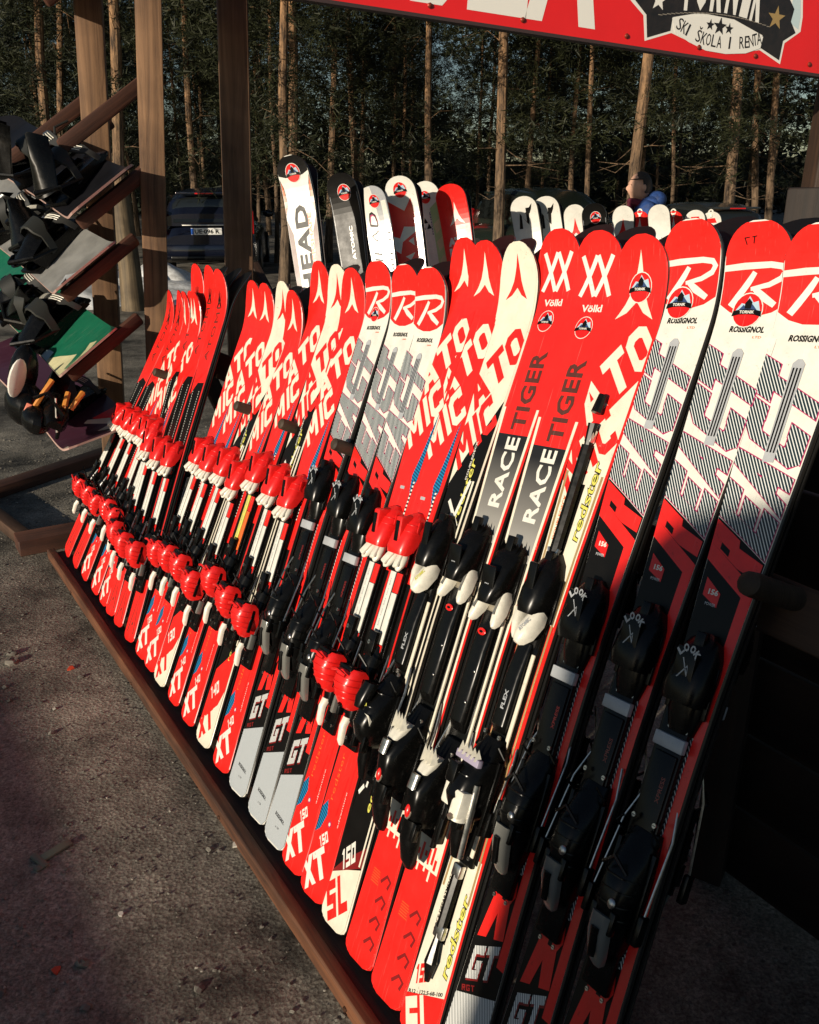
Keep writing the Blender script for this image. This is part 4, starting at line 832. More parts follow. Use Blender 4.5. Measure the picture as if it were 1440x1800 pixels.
def s_fisch():
    s = simple(1.44, WHITE, 1.05); L = 1.44
    s.poly([(.004, L - .10), (.05, L - .07), (.06, L - .9), (.018, L - .9)], GREEN, 2)
    for k in range(6): s.poly([(.008 + .004 * k, L - .16 - .07 * k), (.04, L - .14 - .07 * k), (.05, L - .17 - .07 * k), (.014 + .004 * k, L - .20 - .07 * k)], SAND, 3)
    for a, b in ((-.022, .152), (-.034, .175), (-.010, .175)): s.poly([(a - .010, L - b), (a + .010, L - b), (a, L - b + .021)], BLACK, 3)
    s.up('FISCHER', .004, L - .20, .005, .09, NAVY, ly=4)
    return s.sticker(-.004, L - .055, .022, 5)
def s_atored():
    s = simple(1.42, RED, 1.1); L = 1.42; s.poly(peak_logo(.008, L - .150, .085, .058), WHITE, 2)
    s.txt('ATO', .0, L - .228, .034, .072, WHITE, bold=.08, ly=3); s.txt('MIC', .0, L - .268, .034, .072, WHITE, bold=.08, ly=3); return s
def s_n():
    s = simple(1.45, WHITE, 1.08); L = 1.45
    s.raw(stroke([(-.022, L - .128), (-.016, L - .070), (.008, L - .112), (.014, L - .048)], .014), BLACK, 2); s.poly([(.000, L - .070), (.034, L - .034), (.028, L - .056), (.020, L - .072)], BLACK, 3)
    s.up('NORDICA', .010, L - .36, .014, .12, GREY); s.rect(-.05, .05, 0, L - .5, BLACK, 1); return s
def s_whtA():
    s = simple(1.40, WHITE, 1.0); L = 1.40; s.poly(peak_logo(0, L - .155, .095, .072), RED, 2); s.poly([(-.06, L - .3), (.06, L - .2), (.06, L - .6), (-.06, L - .6)], RED, 2); s.txt('MIC', 0, L - .34, .06, .09, CREAM, ly=3); return s
def s_whtB():
    s = simple(1.40, WHITE, 1.0); L = 1.40; s.up('ROSSIGNOL', .008, L - .30, .014, .14, BLACK); s.poly([(-.05, L - .4), (.05, L - .3), (.05, L - .34), (-.05, L - .44)], RED); return s
def s_redK():
    s = simple(1.35, RED, .9, curl=.03); L = 1.35; s.poly(peak_logo(0, L - .10, .070, .045), WHITE, 2); s.poly(disc(0, L - .12, .02), DRED, 2); s.txt('KIDS', 0, L - .16, .02, .05, WHITE, ly=3); return s
def s_hexK():
    s = simple(1.36, WHITE, 1.0, curl=.03); L = 1.36; s.poly([(-.03, L - .06), (-.02, L - .035), (.02, L - .035), (.03, L - .06)], RED2, 2); s.rect(-.04, .04, L - .085, L - .07, RED, 2); return s
def ring_tip(root, L):
    b = MB(); z = .03; b.tube([(.011 * math.cos(a), L + .006 + .013 * math.sin(a), z) for a in [k * 2 * math.pi / 14 for k in range(15)]], .0045, PWHT, 8); b.box(-.006, .006, L - .02, L + .0, z - .004, z + .004, PWHT, bev=.002); kid(root, b.build('tip_connector'))
SEC = [
 (511, 275, 3.05, .135, s_head, 'white ski with dark lettering and brown edges, tallest tip of the back row', 0),
 (597, 306, 3.35, .14, s_blk, 'black ski with a round emblem, right of the tallest white one', 0),
 (652, 328, 3.70, .15, s_silver, 'silver ski with dark lettering partly behind the red and white one', 0),
 (700, 311, 3.45, .14, s_redwht, 'white ski with red angular shapes in the back row', 0),
 (745, 320, 3.65, .15, s_fisch, 'white and pale green ski with three black triangles', 0),
 (789, 325, 3.60, .14, s_atored, 'plain red ski with white arrow, last of the left back row group', 0),
 (918, 346, 3.95, .13, s_n, 'white ski with a black N mark, the left one of two', 0),
 (957, 346, 4.00, .13, s_n, 'white ski with a black N mark, the right one of two', 0),
 (1009, 360, 4.5, .06, s_whtA, 'white ski with red arrow between the N skis and the black one', 0),
 (1043, 358, 4.4, .06, s_blk, 'small black ski tip between two white ones in the back row', 0),
 (1096, 362, 4.7, -.03, s_whtA, 'white ski with red arrow just below the man in blue', 0),
 (1125, 371, 4.9, -.03, s_redK, 'small red ski with a white ring on its tip, left one', 1),
 (1157, 360, 4.7, .06, s_whtB, 'plain white ski tip between the two red ringed ones', 0),
 (1184, 371, 4.9, .0, s_redK, 'small red ski with a white ring on its tip, right one', 1),
 (1222, 369, 5.0, -.02, s_hexK, 'white ski with red cap behind the large R ski', 0),
 (1250, 372, 5.0, .0, s_hexK, 'white ski with a white ring on its tip, last in the back row', 1),
]
PR2 = {}
for px, py, D, sl, fn, lab, ring in SEC:
    k = (fn.__name__, ring)
    s = fn(); M = second(px, py, D, sl, s.L, None, lab)
    if k in PR2: o = copy_tree(PR2[k], M)
    else:
        o = s.mesh().build('ski'); PR2[k] = o; o.matrix_world = M
        if ring: ring_tip(o, s.L - .01)
        b = MB(); z = s.zt(s.L * .4); b.loft([(.72, 0, .01, z, .02), (.70, 0, .036, z, .05), (.64, 0, .034, z + .01, .04)], PBLK); kid(o, b.build('toe_binding'))
        b = MB(); b.loft([(.44, 0, .034, z, .05), (.38, 0, .034, z, .07), (.32, 0, .02, z, .03)], PBLK); kid(o, b.build('heel_binding'))
    tag(o, lab, 'ski', GS2)
    r2 = copy_tree(PR2[k], M @ Matrix.Translation((.004, -.01, -.002)) @ Matrix.Rotation(math.pi, 4, 'Y'))
    tag(r2, 'dark base edge behind the ' + ' '.join(lab.split(',')[0].split()[:11]), 'ski', 'rear skis of the pairs in the second rack')
a_, b_ = at(480, 700, 3.2), at(1330, 700, 5.3)
for zz in (1.0,):
    p, q = Vector((a_.x, a_.y - .08, zz)), Vector((b_.x, b_.y - .08, zz))
    o = beam('back_rail', p + Vector((-.05, .12, 0)), q + Vector((0, .12, 0)), .05, .08, WDARK, rack2)
for f in (0, .5, 1):
    p = Vector((a_.x, a_.y + .10, 0)).lerp(Vector((b_.x, b_.y + .1, 0)), f); beam('rack_leg', p + Vector((0, 0, 1.0)), p + Vector((.25, .45, 0)), .06, .06, WDARK, rack2, up=Vector((1, 0, 0)))
    beam('rack_leg', p + Vector((0, 0, 1.0)), p + Vector((-.05, -.2, 0)), .06, .06, WDARK, rack2, up=Vector((1, 0, 0)))

# ------------------------------------------------------------------ ground, snow, hills
def ground_mat():
    m = bpy.data.materials.new('gravel_asphalt'); m.use_nodes = True; N, Lk = nodes(m); b = N['Principled BSDF']
    tc = N.new('ShaderNodeTexCoord')
    def noi(sc_, det=6, ro=.65):
        n = N.new('ShaderNodeTexNoise'); n.inputs['Scale'].default_value = sc_; n.inputs['Detail'].default_value = det; n.inputs['Roughness'].default_value = ro; Lk.new(tc.outputs['Object'], n.inputs['Vector']); return n
    big = noi(1.6, 7, .72); fine = noi(140, 5, .85); vo = N.new('ShaderNodeTexVoronoi'); vo.inputs['Scale'].default_value = 120; Lk.new(tc.outputs['Object'], vo.inputs['Vector'])
    r1 = N.new('ShaderNodeValToRGB'); e = r1.color_ramp.elements; e[0].position = .36; e[0].color = (.028, .027, .023, 1); e[1].position = .66; e[1].color = (.46, .43, .365, 1); Lk.new(big.outputs['Fac'], r1.inputs['Fac'])
    r2 = N.new('ShaderNodeValToRGB'); e = r2.color_ramp.elements; e[0].position = .35; e[0].color = (.30, .30, .30, 1); e[1].position = .68; e[1].color = (1.7, 1.65, 1.55, 1); Lk.new(fine.outputs['Fac'], r2.inputs['Fac'])
    r3 = N.new('ShaderNodeValToRGB'); e = r3.color_ramp.elements; e[0].position = .0; e[0].color = (1, 1, 1, 1); e[1].position = .9; e[1].color = (.55, .52, .5, 1); Lk.new(vo.outputs['Color'], r3.inputs['Fac'])
    mi = N.new('ShaderNodeMix'); mi.data_type = 'RGBA'; mi.blend_type = 'MULTIPLY'; mi.inputs[0].default_value = 1; Lk.new(r1.outputs[0], mi.inputs[6]); Lk.new(r2.outputs[0], mi.inputs[7])
    mj = N.new('ShaderNodeMix'); mj.data_type = 'RGBA'; mj.blend_type = 'MULTIPLY'; mj.inputs[0].default_value = 1; Lk.new(mi.outputs[2], mj.inputs[6]); Lk.new(r3.outputs[0], mj.inputs[7])
    Lk.new(mj.outputs[2], b.inputs['Base Color']); b.inputs['Roughness'].default_value = .72; b.inputs['Specular IOR Level'].default_value = .4
    ad = N.new('ShaderNodeMath'); ad.operation = 'ADD'; Lk.new(fine.outputs['Fac'], ad.inputs[0]); Lk.new(vo.outputs['Distance'], ad.inputs[1])
    bp = N.new('ShaderNodeBump'); bp.inputs['Strength'].default_value = .5; bp.inputs['Distance'].default_value = .003; Lk.new(ad.outputs[0], bp.inputs['Height'])
    b2 = N.new('ShaderNodeBump'); b2.inputs['Strength'].default_value = .3; b2.inputs['Distance'].default_value = .02; Lk.new(noi(9, 4).outputs['Fac'], b2.inputs['Height']); Lk.new(bp.outputs['Normal'], b2.inputs['Normal']); Lk.new(b2.outputs['Normal'], b.inputs['Normal'])
    return m
GM = ground_mat()
bm = bmesh.new()
xs = [-250, -80, -30] + [-12 + .5 * k for k in range(49)] + [30, 80, 250]; ys = [-60, -10, -2] + [-1 + .5 * k for k in range(50)] + [32, 45, 80, 300]
gv = [[bm.verts.new((x, y, 0.0 if (y < 6 and abs(x) < 6) else .05 * noise.noise(Vector((x * .4, y * .4, 0))) - .02)) for x in xs] for y in ys]
for j in range(len(ys) - 1):
    for i in range(len(xs) - 1): bm.faces.new((gv[j][i], gv[j][i + 1], gv[j + 1][i + 1], gv[j + 1][i]))
me = bpy.data.meshes.new('ground'); bm.to_mesh(me); bm.free(); me.materials.append(GM); g = bpy.data.objects.new('ground', me); col.objects.link(g); tag(g, kind='structure')
# loose stones
def stones(name, n, region, size, m, seed):
    rr = random.Random(seed); b = MB()
    for _ in range(n):
        x = rr.uniform(region[0], region[1]); y = rr.uniform(region[2], region[3]); r_ = size * rr.uniform(.35, 1) * (1 if rr.random() < .94 else 2.2)
        a = rr.uniform(0, 6.3); vs = []
        for (vx, vy, vz) in ((1, 0, 0), (0, 1, 0), (-1, 0, 0), (0, -1, 0), (0, 0, .7), (.6, .6, .45), (-.6, .5, .4), (.5, -.6, .4), (-.5, -.6, .4)):
            j = rr.uniform(.7, 1.25); vs.append((x + r_ * j * (vx * math.cos(a) - vy * math.sin(a)), y + r_ * j * (vx * math.sin(a) + vy * math.cos(a)), r_ * j * vz * .8 + .0015))
        b.add(vs, [(0, 5, 7), (5, 0, 1), (5, 4, 7), (5, 1, 6), (5, 6, 4), (6, 1, 2), (6, 2, 8), (6, 8, 4), (8, 2, 3), (8, 3, 7), (8, 7, 4), (7, 3, 0)], m)
    o = b.build(name); tag(o, kind='stuff'); return o
ST1 = mat('gravel_grey', (.16, .145, .12), .8, var=.5, vscale=8); ST2 = mat('gravel_pale', (.34, .31, .26), .75, var=.4, vscale=12)
tag(stones('gravel', 9000, (-2.6, .9, .5, 6.5), .0055, ST1, 1), 'loose fine grey gravel scattered over the dark ground', 'gravel')
tag(stones('pale_gravel', 1100, (-2.6, .6, .6, 6.5), .0048, ST2, 2), 'sparse pale stones scattered over the dark ground', 'gravel')
SNOW = mat('old_snow', (.86, .84, .80), .6, var=.45, vscale=5, bump=.5, bscale=14)
def snow(cx, cy, rx, ry, h, seed):
    b = MB(); n = 26; vs = []; fs = []; rr = random.Random(seed)
    for j in range(9):
        for i in range(n):
            t = 2 * math.pi * i / n; q = j / 8; w = 1 + .35 * noise.noise(Vector((math.cos(t) * 2, math.sin(t) * 2, seed)))
            x = cx + rx * q * w * math.cos(t); y = cy + ry * q * w * math.sin(t)
            vs.append((x, y, h * (1 - q ** 2) + .04 * noise.noise(Vector((x * 5, y * 5, seed))) * (1 - q) * 2 - .02 * q - .0))
    for j in range(8):
        for i in range(n): fs.append((j * n + i, j * n + (i + 1) % n, (j + 1) * n + (i + 1) % n, (j + 1) * n + i))
    b.add(vs, fs, SNOW, None, True); o = b.build('snow'); tag(o, kind='structure')
for a in ((-6.8, 14.2, 2.2, 1.5, .34, 1), (-9.0, 17.0, 3.0, 2.6, .55, 2), (-4.0, 13.0, 1.5, 1.0, .24, 3), (-5.0, 12.2, 1.4, .8, .36, 4), (-3.3, 13.9, .9, .6, .14, 5), (-6.4, 11.8, 1.6, .9, .16, 6), (on_ground(322, 494).x, 13.6, .75, .7, .42, 7), (on_ground(220, 492).x, 13.4, .9, .8, .48, 8), (on_ground(60, 480).x, 13.5, 1.7, 1.3, .80, 9)): snow(*a)

# small things lying on the ground
LIT = mat('paper_scrap', (.62, .58, .50), .7)
def scrap(px, py, r_, m, label, cat='litter', nm='paper_scrap'):
    p = on_ground(px, py); b = MB(); rr = random.Random(px)
    pts = [(r_ * rr.uniform(.5, 1) * math.cos(k * 1.05), r_ * rr.uniform(.4, 1) * math.sin(k * 1.05)) for k in range(6)]
    b.prism(pts, .001, .005, m, Matrix.Translation(p) @ Matrix.Rotation(R(8), 4, 'X')); o = b.build(nm); tag(o, label, cat)
scrap(826, 0, 0, LIT, '') if False else None
scrap(213, 1418 + 190, .010, LIT, 'small pale scrap on the dark gravel, lower left')
scrap(414, 1485, .012, LIT, 'small pale scrap close to the front board', )
LEAF = mat('red_leaf', (.55, .06, .02), .6)
scrap(124, 1176, .014, LEAF, 'small orange red leaf on the lit gravel', 'leaf', 'leaf'); scrap(100, 1707, .012, LEAF, 'small red wrapper bit at the bottom left', 'litter', 'wrapper')
p = on_ground(95, 1500); b = MB(); gm = mat('greenish_cup', (.16, .17, .12), .5)
Mx = frame(p + Vector((0, 0, .012)), Vector((.62, .78, 0)), Vector((-.78, .62, 0)), Vector((0, 0, 1)))
b.box(-.030, .045, -.012, .012, -.011, -.003, gm, Mx, bev=.003); b.box(-.045, -.028, -.030, .030, -.011, -.004, gm, Mx, bev=.003); b.box(-.060, -.042, -.030, -.012, -.011, -.005, gm, Mx, bev=.002)
tag(b.build('plastic_scraper'), 'dull greenish plastic piece with a wide end lying on the shaded gravel', 'scraper')
for px, py, r_ in ((146, 1695, .016), (20, 1165, .026), (22, 1150, .02)):
    p = on_ground(px, py); b = MB(); b.ell(p + Vector((0, 0, r_ * .15)), (r_, r_ * .8, r_ * .45), ST1, nu=8, nv=5); b.v = [tuple(Vector(v) + Vector([(random.random() - .5) * r_ * .35 for _ in range(3)])) for v in b.v]; o = b.build('stone'); tag(o, {146: 'pale round stone at the bottom left of the gravel', 20: 'larger pale stone at the left edge of the gravel', 22: 'pale stone behind the larger one at the left edge'}[px], 'stone')

# ------------------------------------------------------------------ snowboard stand on the left: posts, sloping arms, boards
stand = empty('snowboard_rack', (-1.2, 3.7, 0)); bpy.context.view_layer.update()
tag(stand, 'tall weathered timber stand with sloping arms holding snowboards at the left', 'snowboard rack')
def post(pxt, pxb, D, w, m, top=-260, bot=1000):
    a = at(pxt, 0, D); bb = at(pxb, 450, D); d = (a - bb).normalized(); up = a + d * .9; dn = bb - d * (bb.z / d.z)
    return beam('post', dn, up, w, w * .8, m, stand, up=Vector((.25, -.97, 0)), bev=.006)
post(155, 182, 4.0, .108, WPOST); post(261, 273, 3.62, .095, WPOST); post(408, 420, 3.95, .118, WMID)
b = MB(); 
o = beam('brace', at(440, 470, 4.2), at(560, 700, 3.9), .05, .09, WDARK, stand)
ARMD = Vector((-.70, -.42, -.58)).normalized()         # down and towards the viewer
def arm(px, py, D, L=.52, m=WARM):
    p = at(px, py, D); return beam('arm', p - ARMD * .05, p + ARMD * L, .03, .058, m, stand, up=Vector((0, 0, 1)), bev=.012)
arm(246, 150, 3.76, L=.40); arm(168, 165, 4.1, L=.50)
LOWTILT = R(24)
LONG = Vector((-.80, .60, .0)); LONG = (LONG - ARMD * LONG.dot(ARMD)).normalized(); UPW = -ARMD; BN = LONG.cross(UPW).normalized()
if BN.z < 0: BN = -BN
def snowboard(px, py, D, top, label, bind, deco=None, width=.31, L=1.45, tilt=0.0, under=None, arms=True):
    """corner nearest the camera at a pixel; the board runs away to the left"""
    p = at(px, py, D); U = (Matrix.Rotation(tilt, 3, LONG) @ UPW) if tilt else UPW; Nn = LONG.cross(U).normalized()
    if Nn.z < 0 and not tilt: Nn = -Nn
    M = frame(p, LONG, U, LONG.cross(U).normalized())
    sgn = 1 if (LONG.cross(U)).z > 0 else -1
    b = MB(); th = .009; out = []
    n = 40; xs_ = [L * (1 - math.cos(math.pi * k / n)) / 2 for k in range(n + 1)]
    def half(x):
        e = min(x, L - x); r_ = .05 if x < L / 2 else .12; w = width / 2 * (1 - .10 * math.sin(math.pi * x / L))
        if e < r_: w *= .80 + .20 * (1 - (1 - e / r_) ** 2) ** .5 if x < L / 2 else (1 - (1 - e / r_) ** 2.2) ** .5
        if e < .004: w *= .9 if x < L / 2 else .3
        return w
    def zz(x): e = min(x, L - x); return (.055 * (1 - e / .2) ** 2 if e < .2 else 0.0)
    vs = []
    for x in xs_:
        w = half(x); z = zz(x) * sgn
        vs += [(x, width / 2 - w, z), (x, width / 2 + w, z), (x, width / 2 + w - .002, z + sgn * th), (x, width / 2 - w + .002, z + sgn * th)]
    edge = SILV
    b.add(vs, [(4 * i + 3, 4 * i + 2, 4 * i + 6, 4 * i + 7) for i in range(n)], top); b.add(vs, [(4 * i, 4 * i + 1, 4 * i + 5, 4 * i + 4) for i in range(n)], under or BASE)
    pe = mat('board_edge', (.45, .30, .26), .4)
    for k, l in ((0, 3), (1, 2)): b.add(vs, [(4 * i + k, 4 * i + l, 4 * i + 4 + l, 4 * i + 4 + k) for i in range(n)], pe)
    b.add(vs, [(0, 1, 2, 3), (4 * n, 4 * n + 1, 4 * n + 2, 4 * n + 3)], pe)
    if deco:
        for pts, m, ly in deco:
            bmm = bmesh.new(); f = bmm.faces.new([bmm.verts.new((x, y * width, 0)) for x, y in pts])
            for x in xs_: bmesh.ops.bisect_plane(bmm, geom=list(bmm.verts) + list(bmm.edges) + list(bmm.faces), plane_co=(x, 0, 0), plane_no=(1, 0, 0))
            bmm.verts.index_update()
            def zl(x):
                for i in range(n):
                    if x <= xs_[i + 1] + 1e-9: t = (x - xs_[i]) / (xs_[i + 1] - xs_[i]); return zz(xs_[i]) * (1 - t) + zz(xs_[i + 1]) * t
                return zz(L)
            def yc(x, y): h_ = half(x) - .004; return min(max(y, width / 2 - h_), width / 2 + h_)
            b.add([(v.co.x, yc(v.co.x, v.co.y), sgn * (zl(v.co.x) + th + .0006 * ly)) for v in bmm.verts], [[v.index for v in q.verts] for q in bmm.faces], m); bmm.free()
    root = b.build('snowboard', None, M); tag(root, label, 'snowboard', 'snowboards lying on the arms of the stand')
    Bn = LONG.cross(U).normalized() * sgn
    for t in (.16, .80) if arms else ():
        a0 = p + LONG * t - Bn * .052; beam('arm', a0 + U * .03, a0 + U * (.40 if t < .5 else .52), .03, .055, WARM, stand, up=Bn, bev=.012)
    for (x, kind, ang) in bind:
        q = MB(); Mb = Matrix.Translation((x, width / 2, sgn * th)) @ (Matrix.Rotation(math.pi, 4, 'X') if sgn < 0 else Matrix.Identity(4)) @ Matrix.Rotation(R(ang), 4, 'Z') @ Matrix.Scale(1.22, 4)
        bk = PBLK; gr = mat('grey_strap', (.020, .021, .018), .45); st = mat('silver_strap', (.05, .05, .048), .35)
        q.box(-.050, .050, -.135, .125, .002, .014, bk, Mb, bev=.004)                               # footbed
        q.tube([Mb @ Vector((-.055, .02, .02)), Mb @ Vector((-.058, .11, .055)), Mb @ Vector((0, .155, .075)), Mb @ Vector((.058, .11, .055)), Mb @ Vector((.055, .02, .02))], .010, bk, 8)   # heel loop
        for k in (-1, 1): q.prism([(-.12, .0), (.10, .0), (.12, .055), (.04, .04), (-.10, .022)], -.004, .004, bk, Mb @ Matrix.Translation((k * .055, 0, .004)) @ Matrix.Rotation(R(90), 4, 'Z') @ Matrix.Rotation(R(90), 4, 'X'))
        # high back
        vs2 = []; 
        for i in range(7):
            for j in range(7):
                t = -1 + 2 * i / 6; h_ = j / 6; w_ = .052 * (1 - .25 * h_) * (1 if h_ < .8 else .72); vs2.append((t * w_, .150 - .035 * t * t - .17 * h_ * math.sin(.5 + kind), .055 + .16 * h_ * math.cos(.5 + kind) * (1 - .12 * t * t) + .03 * (1 - t * t) * h_))
        hb = MB(); hb.add(vs2, [(i * 7 + j, i * 7 + j + 1, (i + 1) * 7 + j + 1, (i + 1) * 7 + j) for i in range(6) for j in range(6)], bk, Mb, True)
        hb.add([(x_, y_ + .006, z_) for x_, y_, z_ in vs2], [(i * 7 + j, (i + 1) * 7 + j, (i + 1) * 7 + j + 1, i * 7 + j + 1) for i in range(6) for j in range(6)], bk, Mb, True)
        root_b = kid(root, q.build('snowboard_binding')); kid(root_b, hb.build('high_back'))
        sp_ = MB()
        for (y0, y1, hgt, mm, wd) in ((-.08, -.06, .060, st, .022), (.035, .01, .095, gr, .030)):
            ks = [Mb @ Vector((.058 * math.cos(a), y0 + (y1 - y0) * math.sin(a), .02 + hgt * math.sin(a))) for a in [math.pi * k / 10 for k in range(11)]]
            ax_ = (Mb.to_3x3() @ Vector((0, 1, 0))).normalized(); vv = []
            for qi, k in enumerate(ks):
                wq = wd * (1.15 if 3 <= qi <= 7 else .6); up_ = (k - Mb @ Vector((0, y0, .02))).normalized()
                vv += [k - ax_ * wq, k - ax_ * wq * .9 + up_ * .006, k + ax_ * wq * .9 + up_ * .006, k + ax_ * wq]
            sp_.add(vv, [(4 * i + a_, 4 * i + b_, 4 * i + 4 + b_, 4 * i + 4 + a_) for i in range(10) for a_, b_ in ((0, 1), (1, 2), (2, 3), (3, 0))], mm, None, False)
            for r3 in (-.45, 0, .45) if mm is st else (): sp_.tube([k + ax_ * wd * r3 + (k - Mb @ Vector((0, y0, .02))).normalized() * .0065 for k in ks[3:8]], .0022, PWHT, 5)
            c_ = ks[3]; sp_.box(-.018, .018, -.012, .012, -.006, .010, SILV if mm is st else bk, Matrix.Translation(c_) @ Mb.to_3x3().to_4x4(), bev=.004)
        sp_.tube([Mb @ Vector((.06, -.07, .03)), Mb @ Vector((.09, -.10, .06)), Mb @ Vector((.10, -.15, .05))], .005, gr, 6)
        kid(root_b, sp_.build('strap'))
    return root
B1 = mat('dark_grey_board', (.008, .008, .010), .4, 0, .0, var=.3, vscale=6, spec=.2)
B2 = mat('frosted_grey_board', (.24, .24, .23), .35, 0, .2, var=.25, vscale=9)
snowboard(140, 402, 3.30, B1, 'dark snowboard with a thin pink edge and grey strapped bindings, on the upper arms', [(.33, 0.2, 28), (.66, .1, -8)])
snowboard(112, 536, 3.28, B2, 'frosted grey snowboard under a heap of black bindings', [(.42, .9, 20), (.60, .6, 60), (.84, .8, -15)], deco=[([(.0, .25), (.10, .10), (.16, .30), (.06, .42)], GREY, 1), ([(.02, .22), (.09, .16), (.12, .26)], B1, 2)])
snowboard(122, 682, 3.24, TEAL, 'green and pale yellow snowboard with black bindings, below the frosted one', [(.42, .9, 15), (.56, .7, -60), (.78, .9, -10)], width=.29,
          deco=[([(.0, 0), (.30, 0), (.22, .22), (.10, .45), (.05, .38), (.0, .30)], SAND, 1), ([(.05, .30), (.13, .62), (.09, .70), (.03, .50)], SAND, 1), ([(.03, .16), (.08, .12), (.15, .50), (.10, .52)], TEAL, 2), ([(.26, 0), (.34, 0), (.33, .18), (.28, .2)], SKYB, 2), ([(.0, .92), (.0, 1), (.14, 1), (.07, .92)], mat('dark_green', (.008, .03, .02), .4), 2)])
# plum and red board sliding down at the bottom
snowboard(122, 814, 3.22, PLUM, 'plum and red snowboard with white lettering standing low beside the first skis', [(.42, .5, 30)], width=.34, L=1.2, tilt=LOWTILT, arms=False,
          deco=[([(.0, .62), (.0, 1), (.30, 1), (.26, .58), (.14, .70), (.06, .56)], RED, 1), ([(.03, .60), (.07, .56), (.09, .66), (.13, .50), (.16, .70), (.24, .45), (.26, .52), (.20, .80), (.10, .78), (.05, .72)], CREAM, 2), ([(0, 0), (.05, 0), (.06, .09), (.03, .06), (.0, .12)], CREAM, 1), ([(0, .90), (0, 1), (.04, 1), (.03, .93)], CREAM, 3)])
# overhead board and the board cut by the top left corner
snowboard(75, -12, 3.35, B1, 'dark snowboard seen from below at the top left corner', [(.5, 0, 0)], under=mat('brown_base', (.03, .018, .012), .4))
# loose boots and bindings low on the left
def pile():
    bt = MB(); p = at(45, 700, 3.35)
    Mx = frame(p, Vector((.8, .5, -.3)).normalized(), Vector((-.5, .8, .1)).normalized(), Vector((.25, .1, .96)).normalized())
    bt.ell((0, 0, -.02), (.075, .12, .085), PBLK, Mx); bt.ell((-.01, .05, .09), (.055, .06, .11), PBLK, Mx); bt.ell((.02, -.13, -.04), (.055, .09, .055), PBLK, Mx)
    wf = MB(); wf.ell((0, 0, 0), (.012, .036, .082), WHITE, frame(at(30, 665, 3.25), Vector((.6, -.7, -.3)).normalized(), Vector((.55, .7, -.1)).normalized(), Vector((.35, -.1, .93)).normalized()))
    root = bt.build('snowboard_boot'); tag(root, 'black snowboard boot with a white side panel at the left edge', 'boot'); kid(root, wf.build('side_panel'))
    o = MB(); om = mat('orange_strap', (.62, .24, .04), .45)
    for (a, c) in (((92, 668), (62, 715)), ((120, 690), (112, 735)), ((146, 690), (125, 720))):
        A, C = at(*a, 3.3), at(*c, 3.25); o.tube([A, A.lerp(C, .5) + Vector((0, -.012, 0)), C], .011, om, 6)
    A = at(58, 722, 3.25); o.box(-.03, .03, -.02, .02, -.01, .012, mat('salmon_tag', (.75, .22, .14), .5), frame(A, Vector((.8, .2, -.5)).normalized(), Vector((.4, .3, .85)).normalized(), Vector((.3, -.9, .2)).normalized()), bev=.004)
    q = o.build('ratchet_straps'); b3 = MB(); b3.loft([(-.13, 0, .03, 0, .03), (-.08, 0, .05, 0, .07), (.02, 0, .055, 0, .10), (.10, 0, .04, 0, .08), (.13, 0, .02, 0, .03)], PBLK, frame(at(90, 735, 3.3), Vector((.75, .4, -.5)).normalized(), Vector((-.4, .9, .1)).normalized(), Vector((.5, .1, .85)).normalized()))
    b3.tube([at(60, 700, 3.2), at(85, 690, 3.2), at(110, 730, 3.2), at(100, 770, 3.25)], .008, PBLK, 6); b3.tube([at(98, 700, 3.2), at(100, 760, 3.2)], .004, SILV, 6)
    r2 = b3.build('snowboard_binding'); kid(r2, q); tag(r2, 'black binding with orange straps hanging under the green snowboard', 'binding')
pile()

# ------------------------------------------------------------------ forest
def bark(name, c1, c2, c3, h0, h1):
    m = bpy.data.materials.new(name); m.use_nodes = True; N, Lk = nodes(m); b = N['Principled BSDF']
    tc = N.new('ShaderNodeTexCoord'); mp = N.new('ShaderNodeMapping'); mp.inputs['Scale'].default_value = (9, 9, 2.2); Lk.new(tc.outputs['Object'], mp.inputs['Vector'])
    n = N.new('ShaderNodeTexNoise'); n.inputs['Scale'].default_value = 1.6; n.inputs['Detail'].default_value = 8; n.inputs['Roughness'].default_value = .75; Lk.new(mp.outputs[0], n.inputs['Vector'])
    r = N.new('ShaderNodeValToRGB'); e = r.color_ramp.elements; e[0].position = .38; e[0].color = (*c1, 1); e[1].position = .62; e[1].color = (*c2, 1); Lk.new(n.outputs['Fac'], r.inputs['Fac'])
    r2 = N.new('ShaderNodeValToRGB'); e = r2.color_ramp.elements; e[0].position = .38; e[0].color = (*c1, 1); e[1].position = .62; e[1].color = (*c3, 1); Lk.new(n.outputs['Fac'], r2.inputs['Fac'])
    sp = N.new('ShaderNodeSeparateXYZ'); Lk.new(tc.outputs['Object'], sp.inputs[0]); mr = N.new('ShaderNodeMapRange'); mr.inputs['From Min'].default_value = h0; mr.inputs['From Max'].default_value = h1; Lk.new(sp.outputs['Z'], mr.inputs['Value'])
    mi = N.new('ShaderNodeMix'); mi.data_type = 'RGBA'; Lk.new(mr.outputs['Result'], mi.inputs[0]); Lk.new(r.outputs[0], mi.inputs[6]); Lk.new(r2.outputs[0], mi.inputs[7]); Lk.new(mi.outputs[2], b.inputs['Base Color'])
    b.inputs['Roughness'].default_value = .85; bp = N.new('ShaderNodeBump'); bp.inputs['Strength'].default_value = .8; bp.inputs['Distance'].default_value = .03; Lk.new(n.outputs['Fac'], bp.inputs['Height']); Lk.new(bp.outputs['Normal'], b.inputs['Normal'])
    return m
BARK = bark('pine_bark', (.025, .016, .010), (.19, .13, .08), (.40, .22, .10), 1.0, 4.5)
